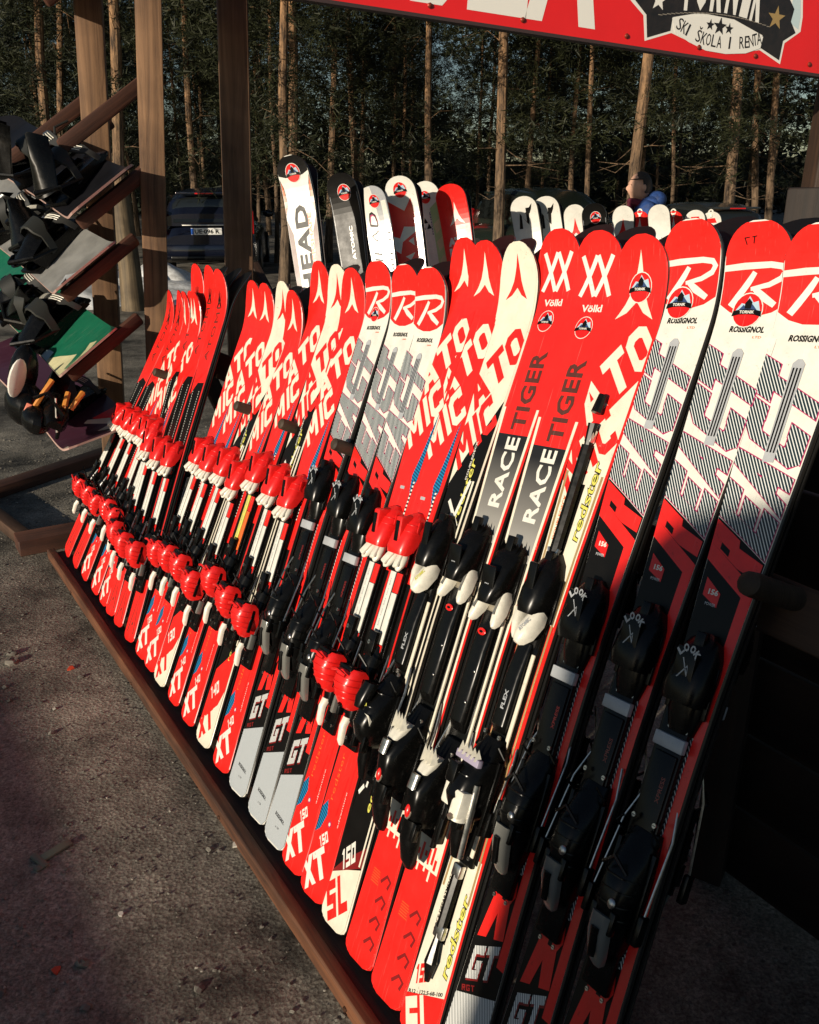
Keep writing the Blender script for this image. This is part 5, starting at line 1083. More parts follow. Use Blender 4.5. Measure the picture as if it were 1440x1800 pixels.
def needle(name, c):
    m = bpy.data.materials.new(name); m.use_nodes = True; N, Lk = nodes(m); b = N['Principled BSDF']
    tc = N.new('ShaderNodeTexCoord'); n = N.new('ShaderNodeTexNoise'); n.inputs['Scale'].default_value = 1.7; n.inputs['Detail'].default_value = 4; Lk.new(tc.outputs['Object'], n.inputs['Vector'])
    r = N.new('ShaderNodeValToRGB'); e = r.color_ramp.elements; e[0].position = .35; e[0].color = (*[x * .45 for x in c], 1); e[1].position = .65; e[1].color = (c[0] * 1.6, c[1] * 1.35, c[2] * 1.2, 1); Lk.new(n.outputs['Fac'], r.inputs['Fac']); Lk.new(r.outputs[0], b.inputs['Base Color'])
    b.inputs['Roughness'].default_value = .6; b.inputs['Specular IOR Level'].default_value = .25; return m
NEED = needle('pine_needles', (.017, .023, .009)); NEED2 = needle('dark_spruce_needles', (.006, .011, .005))
def trunk_mesh(h, r, seed):
    rr = random.Random(seed); b = MB(); n = 14; bend = rr.uniform(-.15, .15); ph = rr.uniform(0, 6)
    P = lambda z: Vector((bend * math.sin(z / h * 3 + ph) + .03 * math.sin(z * 1.7 + ph), .10 * math.sin(z / h * 2.4 + ph * 2), z))
    p0 = P(0); pts = [P(h * k / n) - Vector((p0.x, p0.y, 0)) for k in range(n + 1)]
    b.tube(pts, [r * (1.35 if k == 0 else 1) * (1 - .72 * k / n) for k in range(n + 1)], BARK, 10)
    for _ in range(17):                                # dead twigs
        z = rr.uniform(1.2, h * .75); k = z / h * n; q = pts[int(k)].lerp(pts[min(n, int(k) + 1)], k % 1); a = rr.uniform(0, 6.28); L = rr.uniform(.25, 1.1); d = Vector((math.cos(a), math.sin(a), rr.uniform(-.45, .45)))
        m1 = q + d * L * .5 + Vector((0, 0, rr.uniform(-.1, .1))); e = q + d * L + Vector((rr.uniform(-.2, .2), rr.uniform(-.2, .2), rr.uniform(-.35, .15)))
        b.tube([q, m1, e], [.010, .006, .002], BARK, 4, cap=False)
        if rr.random() < .5: b.tube([m1, m1 + (e - m1) * .6 + Vector((rr.uniform(-.3, .3), rr.uniform(-.3, .3), .1))], [.007, .002], BARK, 3, cap=False)
    return b, pts
def crown_mesh(h, z0, rad, seed, m, nb=95, tuft=15, conic=.35):
    rr = random.Random(seed); V = []; F = []
    for _ in range(nb):
        f = rr.random() ** .85; z = z0 + (h - z0) * f; a = rr.uniform(0, 6.28318); L = rad * (1 - f * (1 - conic) * .9) * rr.uniform(.55, 1.12)
        dr = rr.uniform(-.35, .25); d = Vector((math.cos(a), math.sin(a), dr))
        for k in range(tuft):
            t = (k + rr.random()) / tuft; t = .18 + .82 * t
            c = Vector((0, 0, z)) + d * L * t + Vector((rr.gauss(0, .13), rr.gauss(0, .13), rr.gauss(0, .09) - .18 * L * t * t))
            for _ in range(14):
                e = Vector((rr.gauss(0, 1), rr.gauss(0, 1), rr.gauss(.1, .7))).normalized() * rr.uniform(.08, .20); w = e.cross(Vector((rr.gauss(0, 1), rr.gauss(0, 1), rr.gauss(0, 1)))).normalized() * rr.uniform(.006, .013)
                o = len(V); q = c + Vector((rr.gauss(0, .05), rr.gauss(0, .05), rr.gauss(0, .05))); V += [q - w, q + w, q + e]; F.append((o, o + 1, o + 2))
    me = bpy.data.meshes.new('crown'); me.from_pydata([tuple(v) for v in V], [], F); me.materials.append(m); return me
CROWNS = [crown_mesh(13, 2.2, 2.3, 11, NEED, 120), crown_mesh(13, 3.0, 2.0, 12, NEED, 115), crown_mesh(12, 1.7, 2.4, 13, NEED, 130), crown_mesh(11, .9, 2.3, 14, NEED2, 125), crown_mesh(9, .3, 1.9, 15, NEED2, 115, conic=.1)]
TR = []
for k, (h, r_) in enumerate(((13, .115), (13, .09), (12.5, .072), (11.5, .055), (13, .19))):
    b, _ = trunk_mesh(h, r_, 50 + k); o = b.build('trunk'); TR.append(o.data); bpy.data.objects.remove(o)
def tree(x, y, tk, ck, label, group, lean=0.0, s=1.0, z=0.0, rz=None):
    s = s * .86; e = empty('pine_tree', (x, y, z)); e.rotation_euler = (0, lean, rz if rz is not None else 0); tag(e, label, 'tree', group)
    t = bpy.data.objects.new('trunk', TR[tk]); col.objects.link(t); t.parent = e; a = random.Random(int(x * 77 + y * 13)).uniform(0, 6.28); t.rotation_euler.z = a; t.scale = (s, s, 1)
    if ck is not None:
        c = bpy.data.objects.new('crown', CROWNS[ck]); col.objects.link(c); c.parent = e; c.rotation_euler.z = a * 1.7
    return e
FG = 'pine trunks at the edge of the forest'
FRONT = [  # bottom px, bottom py, top px, distance, trunk kind, crown kind, label
 (72, 300, 45, 23, 2, 1, 'thin pine trunk near the left edge beyond the upper snowboard'),
 (82, 300, 66, 17, 0, 2, 'pine with a bright trunk piece left of the first post'),
 (108, 200, 103, 19, 1, 0, 'pine with a mottled trunk directly left of the first timber post'),
 (214, 300, 198, 14.5, 0, 1, 'pine with bright bark between the first two timber posts'),
 (342, 300, 330, 19, 1, 2, 'pine rising straight behind the dark blue hatchback'),
 (452, 300, 445, 21, 3, 0, 'slim pine directly right of the third dark post'),
 (520, 300, 517, 17, 0, 2, 'pine above the tallest white ski of the back row'),
 (584, 300, 597, 19, 1, 1, 'slim pine above the black ski with the emblem'),
 (634, 300, 640, 22, 2, 0, 'thin pine behind the silver ski'),
 (756, 300, 763, 18, 1, 1, 'reddish pine above the pale green ski'),
 (880, 340, 894, 15.5, 0, 0, 'stout orange pine in the middle just left of the N skis'),
 (1003, 280, 1016, 20, 2, 2, 'thin pine left of the pair below the red sign'),
 (1036, 280, 1048, 19, 2, 1, 'thin pine just right of the one above the small black ski'),
 (1118, 300, 1146, 14.5, 0, 0, 'leaning orange pine directly above the man in blue'),
 (1180, 320, 1190, 20, 3, 1, 'very thin pine just right of the man in blue'),
 (1281, 330, 1300, 15.5, 0, 0, 'tall orange pine above the grey estate car'),
 (1328, 340, 1342, 19, 1, 2, 'pine right of the tall orange one at the right'),
 (1352, 330, 1368, 18, 1, 0, 'pine closest to the dark post carrying the sign'),
 (500, 440, 505, 14, 1, 2, 'dark trunk standing directly left of the tallest white ski'),
]
for bx, by, tx, D, tk, ck, lab in FRONT:
    A = at(bx, by, D); T = at(tx, 0, D); ln = math.atan2((T.x - A.x), (T.z - A.z)); x0 = A.x - math.tan(ln) * A.z
    tree(x0, D, tk, ck, lab, FG, ln, z=-.05)
rr = random.Random(21); cnt = 0
FG2 = 'trees deeper in the forest'; spots = []
tries = 0
while len(spots) < 66 and tries < 5000:
    tries += 1
    D = rr.uniform(19, 46); x = rr.uniform(-.60, .62) * D
    if all((x - a) ** 2 + (D - c) ** 2 > 3.2 for a, c in spots): spots.append((x, D))
for x, D in spots:
    ck = rr.choice([0, 1, 2, 3, 3, 4] if D > 24 else [0, 1, 2, 3])
    lab = 'dark bushy evergreen filling the depth of the forest behind the front pines' if ck >= 3 else 'slim pine deep in the forest behind the front pines'
    tree(x, D, rr.choice([1, 2, 3]), ck, lab, FG2 + (' with dense dark crowns' if ck >= 3 else ' with thin trunks'), rr.uniform(-.03, .03), z=-.05)
for x, D in ((-18, 18), (-13.5, 19), (-21, 21), (-17, 25), (-22, 27), (-27, 19), (-12.5, 23)):
    tree(x, D, 1, rr.choice([2, 3, 3]), 'evergreen standing outside the left edge of the photo', 'trees outside the left edge', z=-.05)
# far dark mass of the wood
lg = MB(); lp = at(219, 400, 11.5)
lg.tube([(lp.x, 11.5, -.05), (lp.x + .01, 11.5, .5), (lp.x - .005, 11.5, 1.0), (lp.x - .01, 11.5, 1.42), (lp.x - .01, 11.5, 1.44)], [.155, .14, .135, .12, .09], WLOG, 12)
tag(lg.build('tree_stump'), 'tall rough stump with a cut top seen between the first two posts', 'stump')
def far_wood():
    rr = random.Random(5); V = []; F = []
    for _ in range(60000):
        y = rr.uniform(44, 62); x = rr.uniform(-.62, .62) * y; z = 9.5 * rr.random() ** 1.2
        if noise.noise(Vector((x * .22, y * .1, z * .35))) > .16 + (.0 if z < 4.2 else -.36): continue
        e = Vector((rr.gauss(0, 1), rr.gauss(0, 1), rr.gauss(0, .6))).normalized() * rr.uniform(.3, .6); w = e.cross(Vector((rr.gauss(0, 1), rr.gauss(0, 1), rr.gauss(0, 1)))).normalized() * rr.uniform(.10, .2)
        o = len(V); q = Vector((x, y, z)); V += [q - w, q + w, q + e]; F.append((o, o + 1, o + 2))
    me = bpy.data.meshes.new('far_wood'); me.from_pydata([tuple(v) for v in V], [], F); me.materials.append(NEED2); o = bpy.data.objects.new('far_wood', me); col.objects.link(o)
    tag(o, 'far dark mass of forest behind all the trunks', 'forest', kind='stuff')
far_wood()
hb = MB(); hp = [(-90, 0), (-60, 2.2), (-30, 3.2), (-5, 2.6), (20, 3.6), (50, 2.8), (90, 0)]
hb.add([(x, 66, -.5) for x, z in hp] + [(x, 66, z) for x, z in hp] + [(x, 110, z * 1.1) for x, z in hp], [(i, i + 1, 8 + i, 7 + i) for i in range(6)] + [(7 + i, 8 + i, 15 + i, 14 + i) for i in range(6)], mat('dark_hill', (.02, .022, .012), .95), None, True)
tag(hb.build('hill'), kind='structure')

# ------------------------------------------------------------------ parked cars
GLASS = mat('dark_glass', (.010, .012, .012), .06, 0, 0, spec=.6); TYRE = mat('tyre', (.012, .012, .012), .8); RIM = mat('wheel_rim', (.35, .35, .34), .35, .8); LAMPR = mat('red_lamp', (.55, .010, .012), .15, 0, .5)
def car(loc, rz, paint, label, plate=None, wagon=False):
    """rear bumper at local y = 0, nose towards +y"""
    root = empty('parked_car', loc, rz); tag(root, label, 'car', 'cars parked at the forest edge')
    LN = 4.2; W = .86; b = MB()
    def sec(y, w, z0, h): return (y, 0, w, z0, h)
    b.loft([(.02, 0, W * .86, .32, .40), (.10, 0, W * .97, .26, .58), (.5, 0, W, .22, .70), (2.0, 0, W, .22, .72), (3.2, 0, W * .98, .22, .66), (3.9, 0, W * .9, .26, .50), (4.15, 0, W * .74, .34, .30)], paint, n=22, p=5)
    bo = b.build('body', root); 
    c = MB(); c.loft([(.10, 0, W * .84, .86, .20), (.28, 0, W * .80, .86, .48), (.60, 0, W * .78, .86, .60), (1.5, 0, W * .78, .86, .62), (2.1, 0, W * .79, .86, .56), (2.9, 0, W * .84, .84, .10)], paint, n=22, p=4.2); c.build('roof', root)
    g = MB(); g.loft([(.17, 0, W * .70, .93, .30), (.215, 0, W * .70, .93, .40)], GLASS, n=18, p=4)
    g.add([(-.56, .075, .92), (.56, .075, .92), (.50, .245, 1.30), (-.50, .245, 1.30)], [(0, 1, 2, 3)], GLASS); g.build('rear_window', root)
    for q in (-1, 1):
        sw = MB(); X = q * (W * .835); sw.add([(X, .42, .96), (X * .97, .55, 1.34), (X * .97, 1.38, 1.38), (X * 1.0, 1.44, .96)], [(0, 1, 2, 3)], GLASS); sw.add([(X, 1.52, .96), (X * .97, 1.48, 1.38), (X * .97, 1.95, 1.33), (X * 1.01, 2.42, .98)], [(0, 1, 2, 3)], GLASS); sw.build('side_window', root)
        l = MB(); l.box(q * .74 - .07, q * .74 + .07, .0, .16, .72, 1.12, LAMPR, bev=.03); l.build('tail_light', root)
        r_ = MB(); r_.box(q * .60 - .07, q * .60 + .07, .005, .05, .36, .42, LAMPR, bev=.01); r_.build('reflector', root)
        for y in (.72, 3.35):
            w_ = MB(); w_.tube([(q * .70, y, .31), (q * .87, y, .31)], .31, TYRE, 24); wo = w_.build('wheel', root); r3 = MB(); r3.tube([(q * .865, y, .31), (q * .882, y, .31)], .20, RIM, 16); r3.build('rim', wo)
        mi_ = MB(); mi_.ell((q * .95, 2.35, 1.0), (.10, .06, .07), paint); mi_.build('wing_mirror', root)
    bp = MB(); bp.box(-.80, .80, -.05, .10, .34, .56, paint, bev=.05); bp.box(-.62, .62, -.056, -.03, .30, .37, PBLK, bev=.01); bp.build('bumper', root)
    sp_ = MB(); sp_.box(-.48, .48, .10, .34, 1.37, 1.41, paint, bev=.012); sp_.box(-.16, .16, .094, .11, 1.375, 1.395, LAMPR); sp_.build('spoiler', root)
    if plate:
        pl = MB(); pl.box(-.26, .26, .004, .016, .72, .83, mat('plate_white', (.80, .80, .76), .4), bev=.003); pl.box(-.26, -.215, .002, .006, .725, .825, mat('plate_blue', (.01, .09, .42), .4))
        vs, fs = put_text(plate, .072, .42, .03); pl.add([(-.20 + x, .0015, .738 + y) for x, y in vs], fs, PBLK); pl.build('number_plate', root)
        tr = MB(); tr.box(-.40, .40, -.002, .03, .865, .885, SILV, bev=.004); tr.build('trim_strip', root)
    return root
NAVYP = mat('dark_blue_paint', (.005, .007, .016), .18, .1, .8); GREYP = mat('dark_grey_paint', (.030, .034, .034), .22, .2, .8); GRNP = mat('dark_green_paint', (.012, .018, .014), .22, .1, .7)
pc = at(368, 470, 15.6); car((pc.x, 15.6, 0), R(6), NAVYP, 'dark blue hatchback seen from behind through the timber posts', 'UE·096 R')
pc = at(1268, 400, 15.0); _c = car((pc.x, 14.2, 0), R(14), GREYP, 'dark grey car parked under the pines beyond the right end of the back row'); _c.scale = (.85, .85, .85)
pc = at(905, 430, 15.5); car((pc.x, 17.5, 0), R(200), GRNP, 'very dark green car hardly visible under the pines left of the N skis')
if 0: pc = at(590, 430, 13.0)

# ------------------------------------------------------------------ the man in the blue jacket
def skin_fig(name, chains, m, parent, lvl=2):
    me = bpy.data.meshes.new(name); V = []; E = []; Rr = []
    for ch in chains:
        prev = None
        for (co, rx, ry) in ch:
            k = None
            for i, v in enumerate(V):
                if (Vector(v) - Vector(co)).length < 1e-5: k = i
            if k is None: V.append(co); Rr.append((rx, ry)); k = len(V) - 1
            if prev is not None: E.append((prev, k))
            prev = k
    me.from_pydata(V, E, []); o = bpy.data.objects.new(name, me); col.objects.link(o)
    sk = o.modifiers.new('skin', 'SKIN'); sk.use_smooth_shade = True
    for i, (a, b_) in enumerate(Rr): me.skin_vertices[0].data[i].radius = (a, b_)
    me.skin_vertices[0].data[0].use_root = True
    su = o.modifiers.new('sub', 'SUBSURF'); su.levels = lvl; su.render_levels = lvl
    bpy.context.view_layer.update()
    m2 = bpy.data.meshes.new_from_object(o.evaluated_get(bpy.context.evaluated_depsgraph_get())); m2.materials.clear(); m2.materials.append(m)
    bpy.data.objects.remove(o); o = bpy.data.objects.new(name, m2); col.objects.link(o)
    for p_ in m2.polygons: p_.use_smooth = True
    if parent: o.parent = parent
    return o
def man():
    D = 7.9; p = at(1132, 330, D); hz = p.z                                # head centre height
    SKIN = mat('skin', (.62, .36, .25), .5, var=.15, vscale=20); HAIR = mat('grey_brown_hair', (.045, .032, .024), .8, var=.5, vscale=60); JKT = mat('blue_jacket', (.018, .06, .22), .7, var=.45, vscale=14, bump=.6, bscale=25); SCF = mat('dark_red_scarf', (.14, .012, .03), .85, var=.5, vscale=30)
    TRS = mat('dark_trousers', (.02, .02, .025), .8); BOOT = mat('brown_boot', (.05, .03, .02), .6)
    root = empty('person', (p.x, D, 0)); tag(root, 'man in a blue hooded jacket facing left behind the back row of skis', 'person')
    H = hz + .11; s = H / 1.76; Z = lambda z: z * s
    body = skin_fig('body', [[((0.02, 0, Z(.95)), .14, .12), ((.01, 0, Z(1.2)), .13, .11), ((.0, 0, Z(1.455)), .13, .11), ((-.01, 0, Z(1.50)), .055, .055), ((-.03, 0, Z(1.56)), .055, .055)],
      [((0.02, 0, Z(.95)), .14, .12), ((.02, -.09, Z(.86)), .085, .085), ((-.02, -.10, Z(.48)), .06, .06), ((.03, -.10, Z(.10)), .042, .042)],
      [((0.02, 0, Z(.95)), .14, .12), ((.02, .09, Z(.86)), .085, .085), ((.06, .10, Z(.48)), .06, .06), ((.12, .10, Z(.10)), .042, .042)]], SKIN, root)
    tr = skin_fig('trousers', [[((0.02, 0, Z(.97)), .155, .14), ((.02, -.09, Z(.86)), .10, .10), ((-.02, -.10, Z(.48)), .078, .078), ((.03, -.10, Z(.12)), .065, .065)], [((0.02, 0, Z(.97)), .155, .14), ((.02, .09, Z(.86)), .10, .10), ((.06, .10, Z(.48)), .078, .078), ((.12, .10, Z(.12)), .065, .065)]], TRS, root)
    jk = skin_fig('jacket', [[((.02, 0, Z(.84)), .17, .15), ((.02, 0, Z(1.05)), .16, .14), ((.01, 0, Z(1.25)), .165, .14), ((.0, 0, Z(1.455)), .15, .12), ((.03, 0, Z(1.52)), .085, .085)],
      [((.0, 0, Z(1.455)), .15, .12), ((.02, -.19, Z(1.455)), .075, .075), ((-.06, -.25, Z(1.14)), .06, .06), ((-.20, -.14, Z(1.30)), .05, .05)],
      [((.0, 0, Z(1.455)), .15, .12), ((.02, .19, Z(1.455)), .075, .075), ((.06, .25, Z(1.12)), .06, .06), ((-.06, .22, Z(.92)), .05, .05)]], JKT, root)
    hd = MB(); hc = Vector((-.02, 0, Z(1.56)))
    hood = MB(); hood.ell((.115, 0, Z(1.53)), (.085, .115, .075), JKT, nu=18, nv=10); hood.ell((.06, -.07, Z(1.51)), (.09, .05, .05), JKT); hood.ell((.06, .07, Z(1.51)), (.09, .05, .05), JKT); ho = hood.build('hood', root)
    # head: ellipsoid sculpted with brow, nose, chin, facing -x
    V = []; nu, nv = 28, 22
    for j in range(nv + 1):
        ph = -math.pi / 2 + math.pi * j / nv
        for i in range(nu):
            t = 2 * math.pi * i / nu; x = -math.cos(ph) * math.cos(t); y = math.cos(ph) * math.sin(t); z = math.sin(ph)
            f = max(0, -x * -1 if False else (-x)); front = max(0.0, -x)
            wy = .074 * (1 - .22 * max(0, -z)); wx = .098 * (1 - .12 * max(0, -z) * (1 if x > 0 else .2)); wz = .118
            px_, py_, pz_ = x * wx, y * wy, z * wz
            c_ = abs(y)
            if front > .75 and c_ < .20: px_ -= .022 * math.exp(-((pz_ + .012) / .022) ** 2) * (1 - c_ / .20)     # nose
            if front > .6 and c_ < .5: px_ += .008 * math.exp(-((pz_ - .018) / .012) ** 2) * (1 if .12 < c_ < .5 else .4)   # sockets
            if front > .5: px_ -= .006 * math.exp(-((pz_ - .034) / .010) ** 2) * (1 - c_)        # brow
            if front > .5: px_ -= .010 * math.exp(-((pz_ + .094) / .018) ** 2)                     # chin
            if front > .7 and c_ < .35: px_ -= .004 * math.exp(-((pz_ + .052) / .007) ** 2) - .003 * math.exp(-((pz_ + .060) / .003) ** 2)
            V.append((px_ - .035, py_, pz_ + Z(1.645)))
    hd.add(V, [(j * nu + i, j * nu + (i + 1) % nu, (j + 1) * nu + (i + 1) % nu, (j + 1) * nu + i) for j in range(nv) for i in range(nu)], SKIN, None, True)
    for q in (-1, 1): hd.ell((-.015, q * .074, Z(1.645) - .006), (.018, .009, .030), SKIN); hd.ell((-.110, q * .030, Z(1.645) + .018), (.009, .012, .007), mat('eye', (.05, .04, .035), .2))
    hdo = hd.build('head', body)
    hr = MB(); Vh = []
    for j in range(9):
        ph = math.pi / 2 * (1 - j / 8 * 1.25)
        for i in range(24):
            t = 2 * math.pi * i / 24; x = math.cos(ph) * math.cos(t); y = math.cos(ph) * math.sin(t); z = math.sin(ph); 
            if x < .05 and z < .52: z = .52 + (z - .52) * .06; 
            Vh.append((x * .104 - .033 + (.012 if x < -.35 else 0), y * .080, z * .124 + Z(1.645) + .002 * math.sin(i * 5 + j * 3)))
    hr.add(Vh, [(j * 24 + i, j * 24 + (i + 1) % 24, (j + 1) * 24 + (i + 1) % 24, (j + 1) * 24 + i) for j in range(8) for i in range(24)], HAIR, None, True); hr.build('hair', hdo)
    sf = MB(); sf.tube([(-.03 + .075 * math.cos(a), .075 * math.sin(a), Z(1.505) - .01 * math.cos(a)) for a in [k * .52 for k in range(13)]], .032, SCF, 8); sf.ell((-.11, -.02, Z(1.44)), (.035, .05, .07), SCF); sf.build('scarf', root)
    # raised hand near the chin, fingers curled
    hn = []
    w0 = (-.20, -.14, Z(1.30))
    hn.append([(w0, .026, .030), ((-.205, -.115, Z(1.36)), .024, .034), ((-.20, -.095, Z(1.455)), .022, .036)])
    for k in range(4): 
        yy = -.122 + .019 * k; hn.append([((-.20, -.095, Z(1.455)), .022, .036), ((-.195, yy, Z(1.43)), .010, .010), ((-.175, yy + .004, Z(1.455) - .002 * abs(k - 1.5)), .0095, .0095), ((-.150, yy + .006, Z(1.45) - .003 * abs(k - 1.5)), .0085, .0085)])
    hn.append([((-.205, -.115, Z(1.36)), .024, .034), ((-.180, -.085, Z(1.39)), .011, .011), ((-.150, -.078, Z(1.42)), .010, .010)])
    skin_fig('hand', hn, SKIN, body, 1)
    h2 = []; w1 = (-.06, .22, Z(.92)); h2.append([(w1, .026, .030), ((-.075, .22, Z(.86)), .024, .034)])
    for k in range(4): h2.append([((-.075, .22, Z(.86)), .024, .034), ((-.085, .195 + .018 * k, Z(.82)), .010, .010), ((-.095, .196 + .017 * k, Z(.785) + .004 * abs(k - 1.5)), .009, .009)])
    h2.append([((-.075, .22, Z(.86)), .024, .034), ((-.10, .205, Z(.84)), .011, .011), ((-.12, .20, Z(.81)), .010, .010)]); skin_fig('hand', h2, SKIN, body, 1)
    for x_, q in ((.0, -1), (.09, 1)):
        bt = MB(); bt.loft([(-.14, 0, .045, 0, .05), (-.08, 0, .05, 0, .085), (.02, 0, .048, 0, .12), (.08, 0, .045, 0, .16), (.12, 0, .035, 0, .10)], BOOT, Matrix.Translation((x_, q * .10, 0)) @ Matrix.Rotation(R(-90), 4, 'Z')); bt.build('boot', root)
man()

# ------------------------------------------------------------------ the red sign
S0 = at(580, 0, 3.43); S1 = at(1440, 130, 4.177); zb = S0.z
SX = (S1 - S0); SL_ = SX.length; SX.normalize(); SN = Vector((SX.y, -SX.x, 0)).normalized(); SU = SN.cross(SX)
SM = frame(S0, SX, SU, SN)                                             # x along, y up, z to the camera
SRED = mat('red_sign_sheet', (.80, .016, .018), .35, 0, .3, var=.06, vscale=3); SWH = mat('white_sign_print', (.84, .82, .76), .35, 0, .3); SBK = mat('black_sign_print', (.020, .014, .012), .22, 0, .4, var=.4, vscale=20); SBL = mat('pale_blue_sign_print', (.55, .68, .70), .35, 0, .3)
b = MB(); b.box(-.55, SL_ + .6, 0, .62, -.012, 0, SRED)
b.box(-.55, SL_ + .6, -.012, .0, -.040, .004, mat('sign_rim', (.05, .03, .03), .5))
sign = b.build('red_sign', None, SM); tag(sign, 'large red sign with white capitals and a black banner emblem across the top', 'sign')
def sgn_uv(px, py):
    v = ray(px, py); o = Vector((0, 0, CAM_H)); t = (S0 - o).dot(SN) / v.dot(SN); q = o + v * t - S0; return (q.dot(SX), q.dot(SU))
def sdec(b, pts, m, ly): b.add([(x, y, .0006 * ly) for x, y in pts], [tuple(range(len(pts)))], m)
L1 = MB()
def sblk(ch, px0, px1, top=.48):
    u0, z0 = sgn_uv(px0, 0)[0], 0; u1 = sgn_uv(px1, 0)[0]; zb_ = LB
    for pc in block(ch, .24): sdec(L1, [(u0 + (u1 - u0) * a, zb_ + top * b_) for a, b_ in pc], SWH, 1)
LB = sgn_uv(945, 36)[1]
sblk('O', 690, 808); sblk('L', 822, 928); sblk('A', 925, 1052)
sblk('K', 560, 672) if False else None
L1.build('lettering', sign)
em = MB(); UV = lambda pts: [sgn_uv(*p) for p in pts]
top = .9
def ext(pts): return UV(pts)
# white outlined banner: left tail, body, right tail
sdec(em, ext([(1112, -60), (1108, 0), (1131, 27), (1133, 72), (1180, 58), (1230, 82), (1290, 95), (1335, 88), (1371, 113), (1379, 76), (1407, 56), (1411, 30), (1412, -60)]), SWH, 1)
sdec(em, ext([(1400, -60), (1408, -60), (1407, 30), (1403, 52), (1388, 40), (1392, 10)]), SBL, 2)
sdec(em, ext([(1116, -60), (1116, 0), (1136, 26), (1137, 66), (1178, 54), (1182, 30), (1230, 22), (1290, 34), (1340, 62), (1336, 84), (1369, 106), (1376, 72), (1398, 58), (1390, 38), (1396, 16), (1384, -10), (1384, -60)]), SBK, 3)
sdec(em, ext([(1181, 32), (1205, 28), (1240, 29), (1280, 37), (1315, 51), (1341, 65), (1336, 85), (1310, 94), (1275, 95), (1240, 89), (1210, 74), (1186, 57)]), SWH, 4)
for cx, cy, r_ in ((1248, 44, .022), (1265, 47, .034), (1281, 51, .022)):
    u, z = sgn_uv(cx, cy); sdec(em, [(u + x, z + y) for x, y in star(0, 0, r_)], SBK, 5)
u, z = sgn_uv(1364, 32); sdec(em, [(u + x, z + y) for x, y in star(0, 0, .046, 5, .4)], mat('gold_print', (.62, .40, .16), .3, .5), 5)
u, z = sgn_uv(1158, 0); sdec(em, [(u + x, z + y) for x, y in star(0, 0, .04)], SWH, 5)
# TORNIK, only its lower part is in the picture
path = [(1196, 4), (1222, 4), (1248, 6), (1274, 9), (1300, 15), (1318, 22), (1340, 30)]
for i, ch in enumerate('TORNIK'):
    u0, z0 = sgn_uv(*path[i]); u1, z1 = sgn_uv(*path[i + 1]); vs, fs = put_text(ch, .21, (u1 - u0) * .78, .05)
    ang = math.atan2(z1 - z0, u1 - u0) * .6; em.add([(u0 + x * math.cos(ang) - y * math.sin(ang), z0 - .028 + y * math.cos(ang) + x * math.sin(ang), .0036) for x, y in vs], fs, SWH)
word = 'SKI ŠKOLA I RENTA'; pw = [(1190, 52), (1212, 68), (1236, 79), (1262, 84.5), (1290, 87), (1315, 84), (1334, 78)]
for i, ch in enumerate(word):
    if ch == ' ': continue
    t = i / 16 * 6; k = min(5, int(t)); f = t - k; X = pw[k][0] * (1 - f) + pw[k + 1][0] * f; Yp = pw[k][1] * (1 - f) + pw[k + 1][1] * f
    a0 = sgn_uv(*pw[k]); a1 = sgn_uv(*pw[k + 1]); ang = math.atan2(a1[1] - a0[1], a1[0] - a0[0]); u, z = sgn_uv(X, Yp)
    vs, fs = put_text(ch, .044 if ch != 'Š' else .056, .023 if ch != 'I' else .008, .0); em.add([(u + (x - .011) * math.cos(ang) - y * math.sin(ang), z + (x - .011) * math.sin(ang) + y * math.cos(ang), .0036) for x, y in vs], fs, SBK)
# stitched dashes along the banner
for i in range(26):
    t = i / 25; X = 1160 + 190 * t; Yp = 33 - 12 * math.sin(t * 1.9) + 32 * t ** 2; u, z = sgn_uv(X, Yp - 6); sdec(em, [(u - .010, z), (u + .010, z), (u + .010, z + .003), (u - .010, z + .003)], mat('stitch', (.25, .22, .18), .5), 5)
em.build('emblem', sign)
for px, py in ((755, 15), (918, 40), (1100, 71), (1226, 96), (1325, 111), (1420, 124), (600, -10)):
    u, z = sgn_uv(px, py); rv = MB(); rv.ell((u, max(z, .03), .003), (.010, .010, .006), mat('rusty_rivet', (.30, .05, .03), .4, .5), nu=8, nv=5); rv.build('rivet', sign)
# post that carries the sign, and dark planks around it
q = at(1440, 250, 4.5); sp = beam('sign_post', Vector((q.x + .03, 4.5, 0)), Vector((q.x + .08, 4.5, 3.0)), .16, .16, WDARK, None, up=Vector((0, -1, 0)), bev=.01); tag(sp, 'dark timber post carrying the right end of the red sign', 'post')
q = at(-900, 0, 3.2)
sp = beam('sign_post', S0 - SX * .5 + Vector((0, .08, .0)), S0 - SX * .5 + Vector((0, .08, .62)), .08, .08, WDARK, None, up=Vector((0, -1, 0)), bev=.01); tag(sp, 'dark timber upright behind the left end of the red sign, above the photo', 'post')

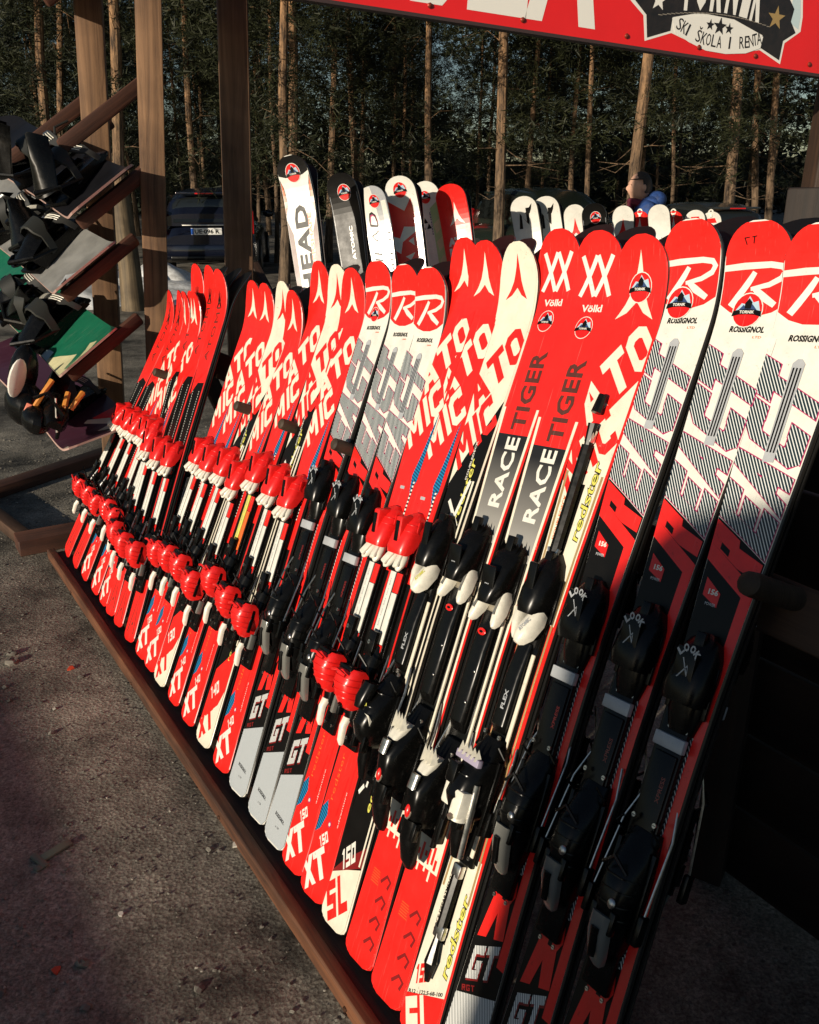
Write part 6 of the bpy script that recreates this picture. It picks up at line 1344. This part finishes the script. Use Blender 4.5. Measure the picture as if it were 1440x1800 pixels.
# ------------------------------------------------------------------ dark timber parts at the right, and unseen panels added to cast shade
WSHADE = wood('shade_darkened_plank_wood', (0.010, 0.006, 0.004), (0.03, 0.017, 0.010), 'X')  # shade at the right end is put into this near-black plank colour
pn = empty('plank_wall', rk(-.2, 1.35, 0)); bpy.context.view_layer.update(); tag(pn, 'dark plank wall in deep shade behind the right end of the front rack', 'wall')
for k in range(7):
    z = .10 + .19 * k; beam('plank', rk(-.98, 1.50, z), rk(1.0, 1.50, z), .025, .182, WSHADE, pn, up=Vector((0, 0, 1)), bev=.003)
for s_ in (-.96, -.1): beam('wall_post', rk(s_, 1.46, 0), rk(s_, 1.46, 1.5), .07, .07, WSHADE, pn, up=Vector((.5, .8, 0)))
# unseen panel added behind the camera, outlined to shade the right end
BLOCKW = mat('shade_panel_boards', (.10, .055, .03), .8, var=.4, vscale=4)
def shade_caster():
    b0 = -3.9; k = math.tan(SUN_EL)
    def H(z, b_=.85): return z + (b_ - b0) / math.cos(R(17)) * k
    b = MB(); pts = [(-.90, 0), (-.90, H(.90, .80)), (-.78, H(1.02, 1.0)), (-.55, H(1.10, 1.1)), (.6, H(1.20, 1.2)), (3.2, H(1.0)), (3.2, 0)]
    off = 0.0
    Mh = frame(NB * b0, AX, Vector((0, 0, 1)), AX.cross(Vector((0, 0, 1))))
    sh = HSH
    b.prism([(s_ + sh, z) for s_, z in pts], -.05, .05, BLOCKW, Mh); w = b.build('wall')  # added blocker, its outline set by the wanted shadow edge
    root = empty('added_shade_panel', NB * b0); bpy.context.view_layer.update(); w.parent = root; w.matrix_parent_inverse = root.matrix_world.inverted(); tag(root, 'unseen panel added behind the camera to shade the right end of the rack', 'shade_caster')
    for a_, c_ in ((pts[3], pts[4]), (pts[4], pts[5])):
        o = beam('added_panel_edge', NB * (b0 - .1) + AX * (a_[0] + sh) + Vector((0, 0, a_[1])), NB * (b0 - .1) + AX * (c_[0] + sh) + Vector((0, 0, c_[1])), .3, .06, BLOCKW, root)
    f = MB(); hz = (.24 - b0) / math.cos(R(17)) * k; f.prism([(-3.0 + sh, 0), (-3.0 + sh, hz), (-.9 + sh, hz), (-.9 + sh, 0)], -.02, .02, BLOCKW, Mh)  # unseen low board added to shade the gravel at lower left
    fo = f.build('added_shade_board'); tag(fo, 'low unseen board added behind the camera to shade the ground at left', 'shade_board')
_d = to_sun; HSH = -( -_d.dot(AX) / -_d.dot(NB) ) * 0 + (_d.dot(AX) / _d.dot(NB)) * (-3.9 - .85)
shade_caster()
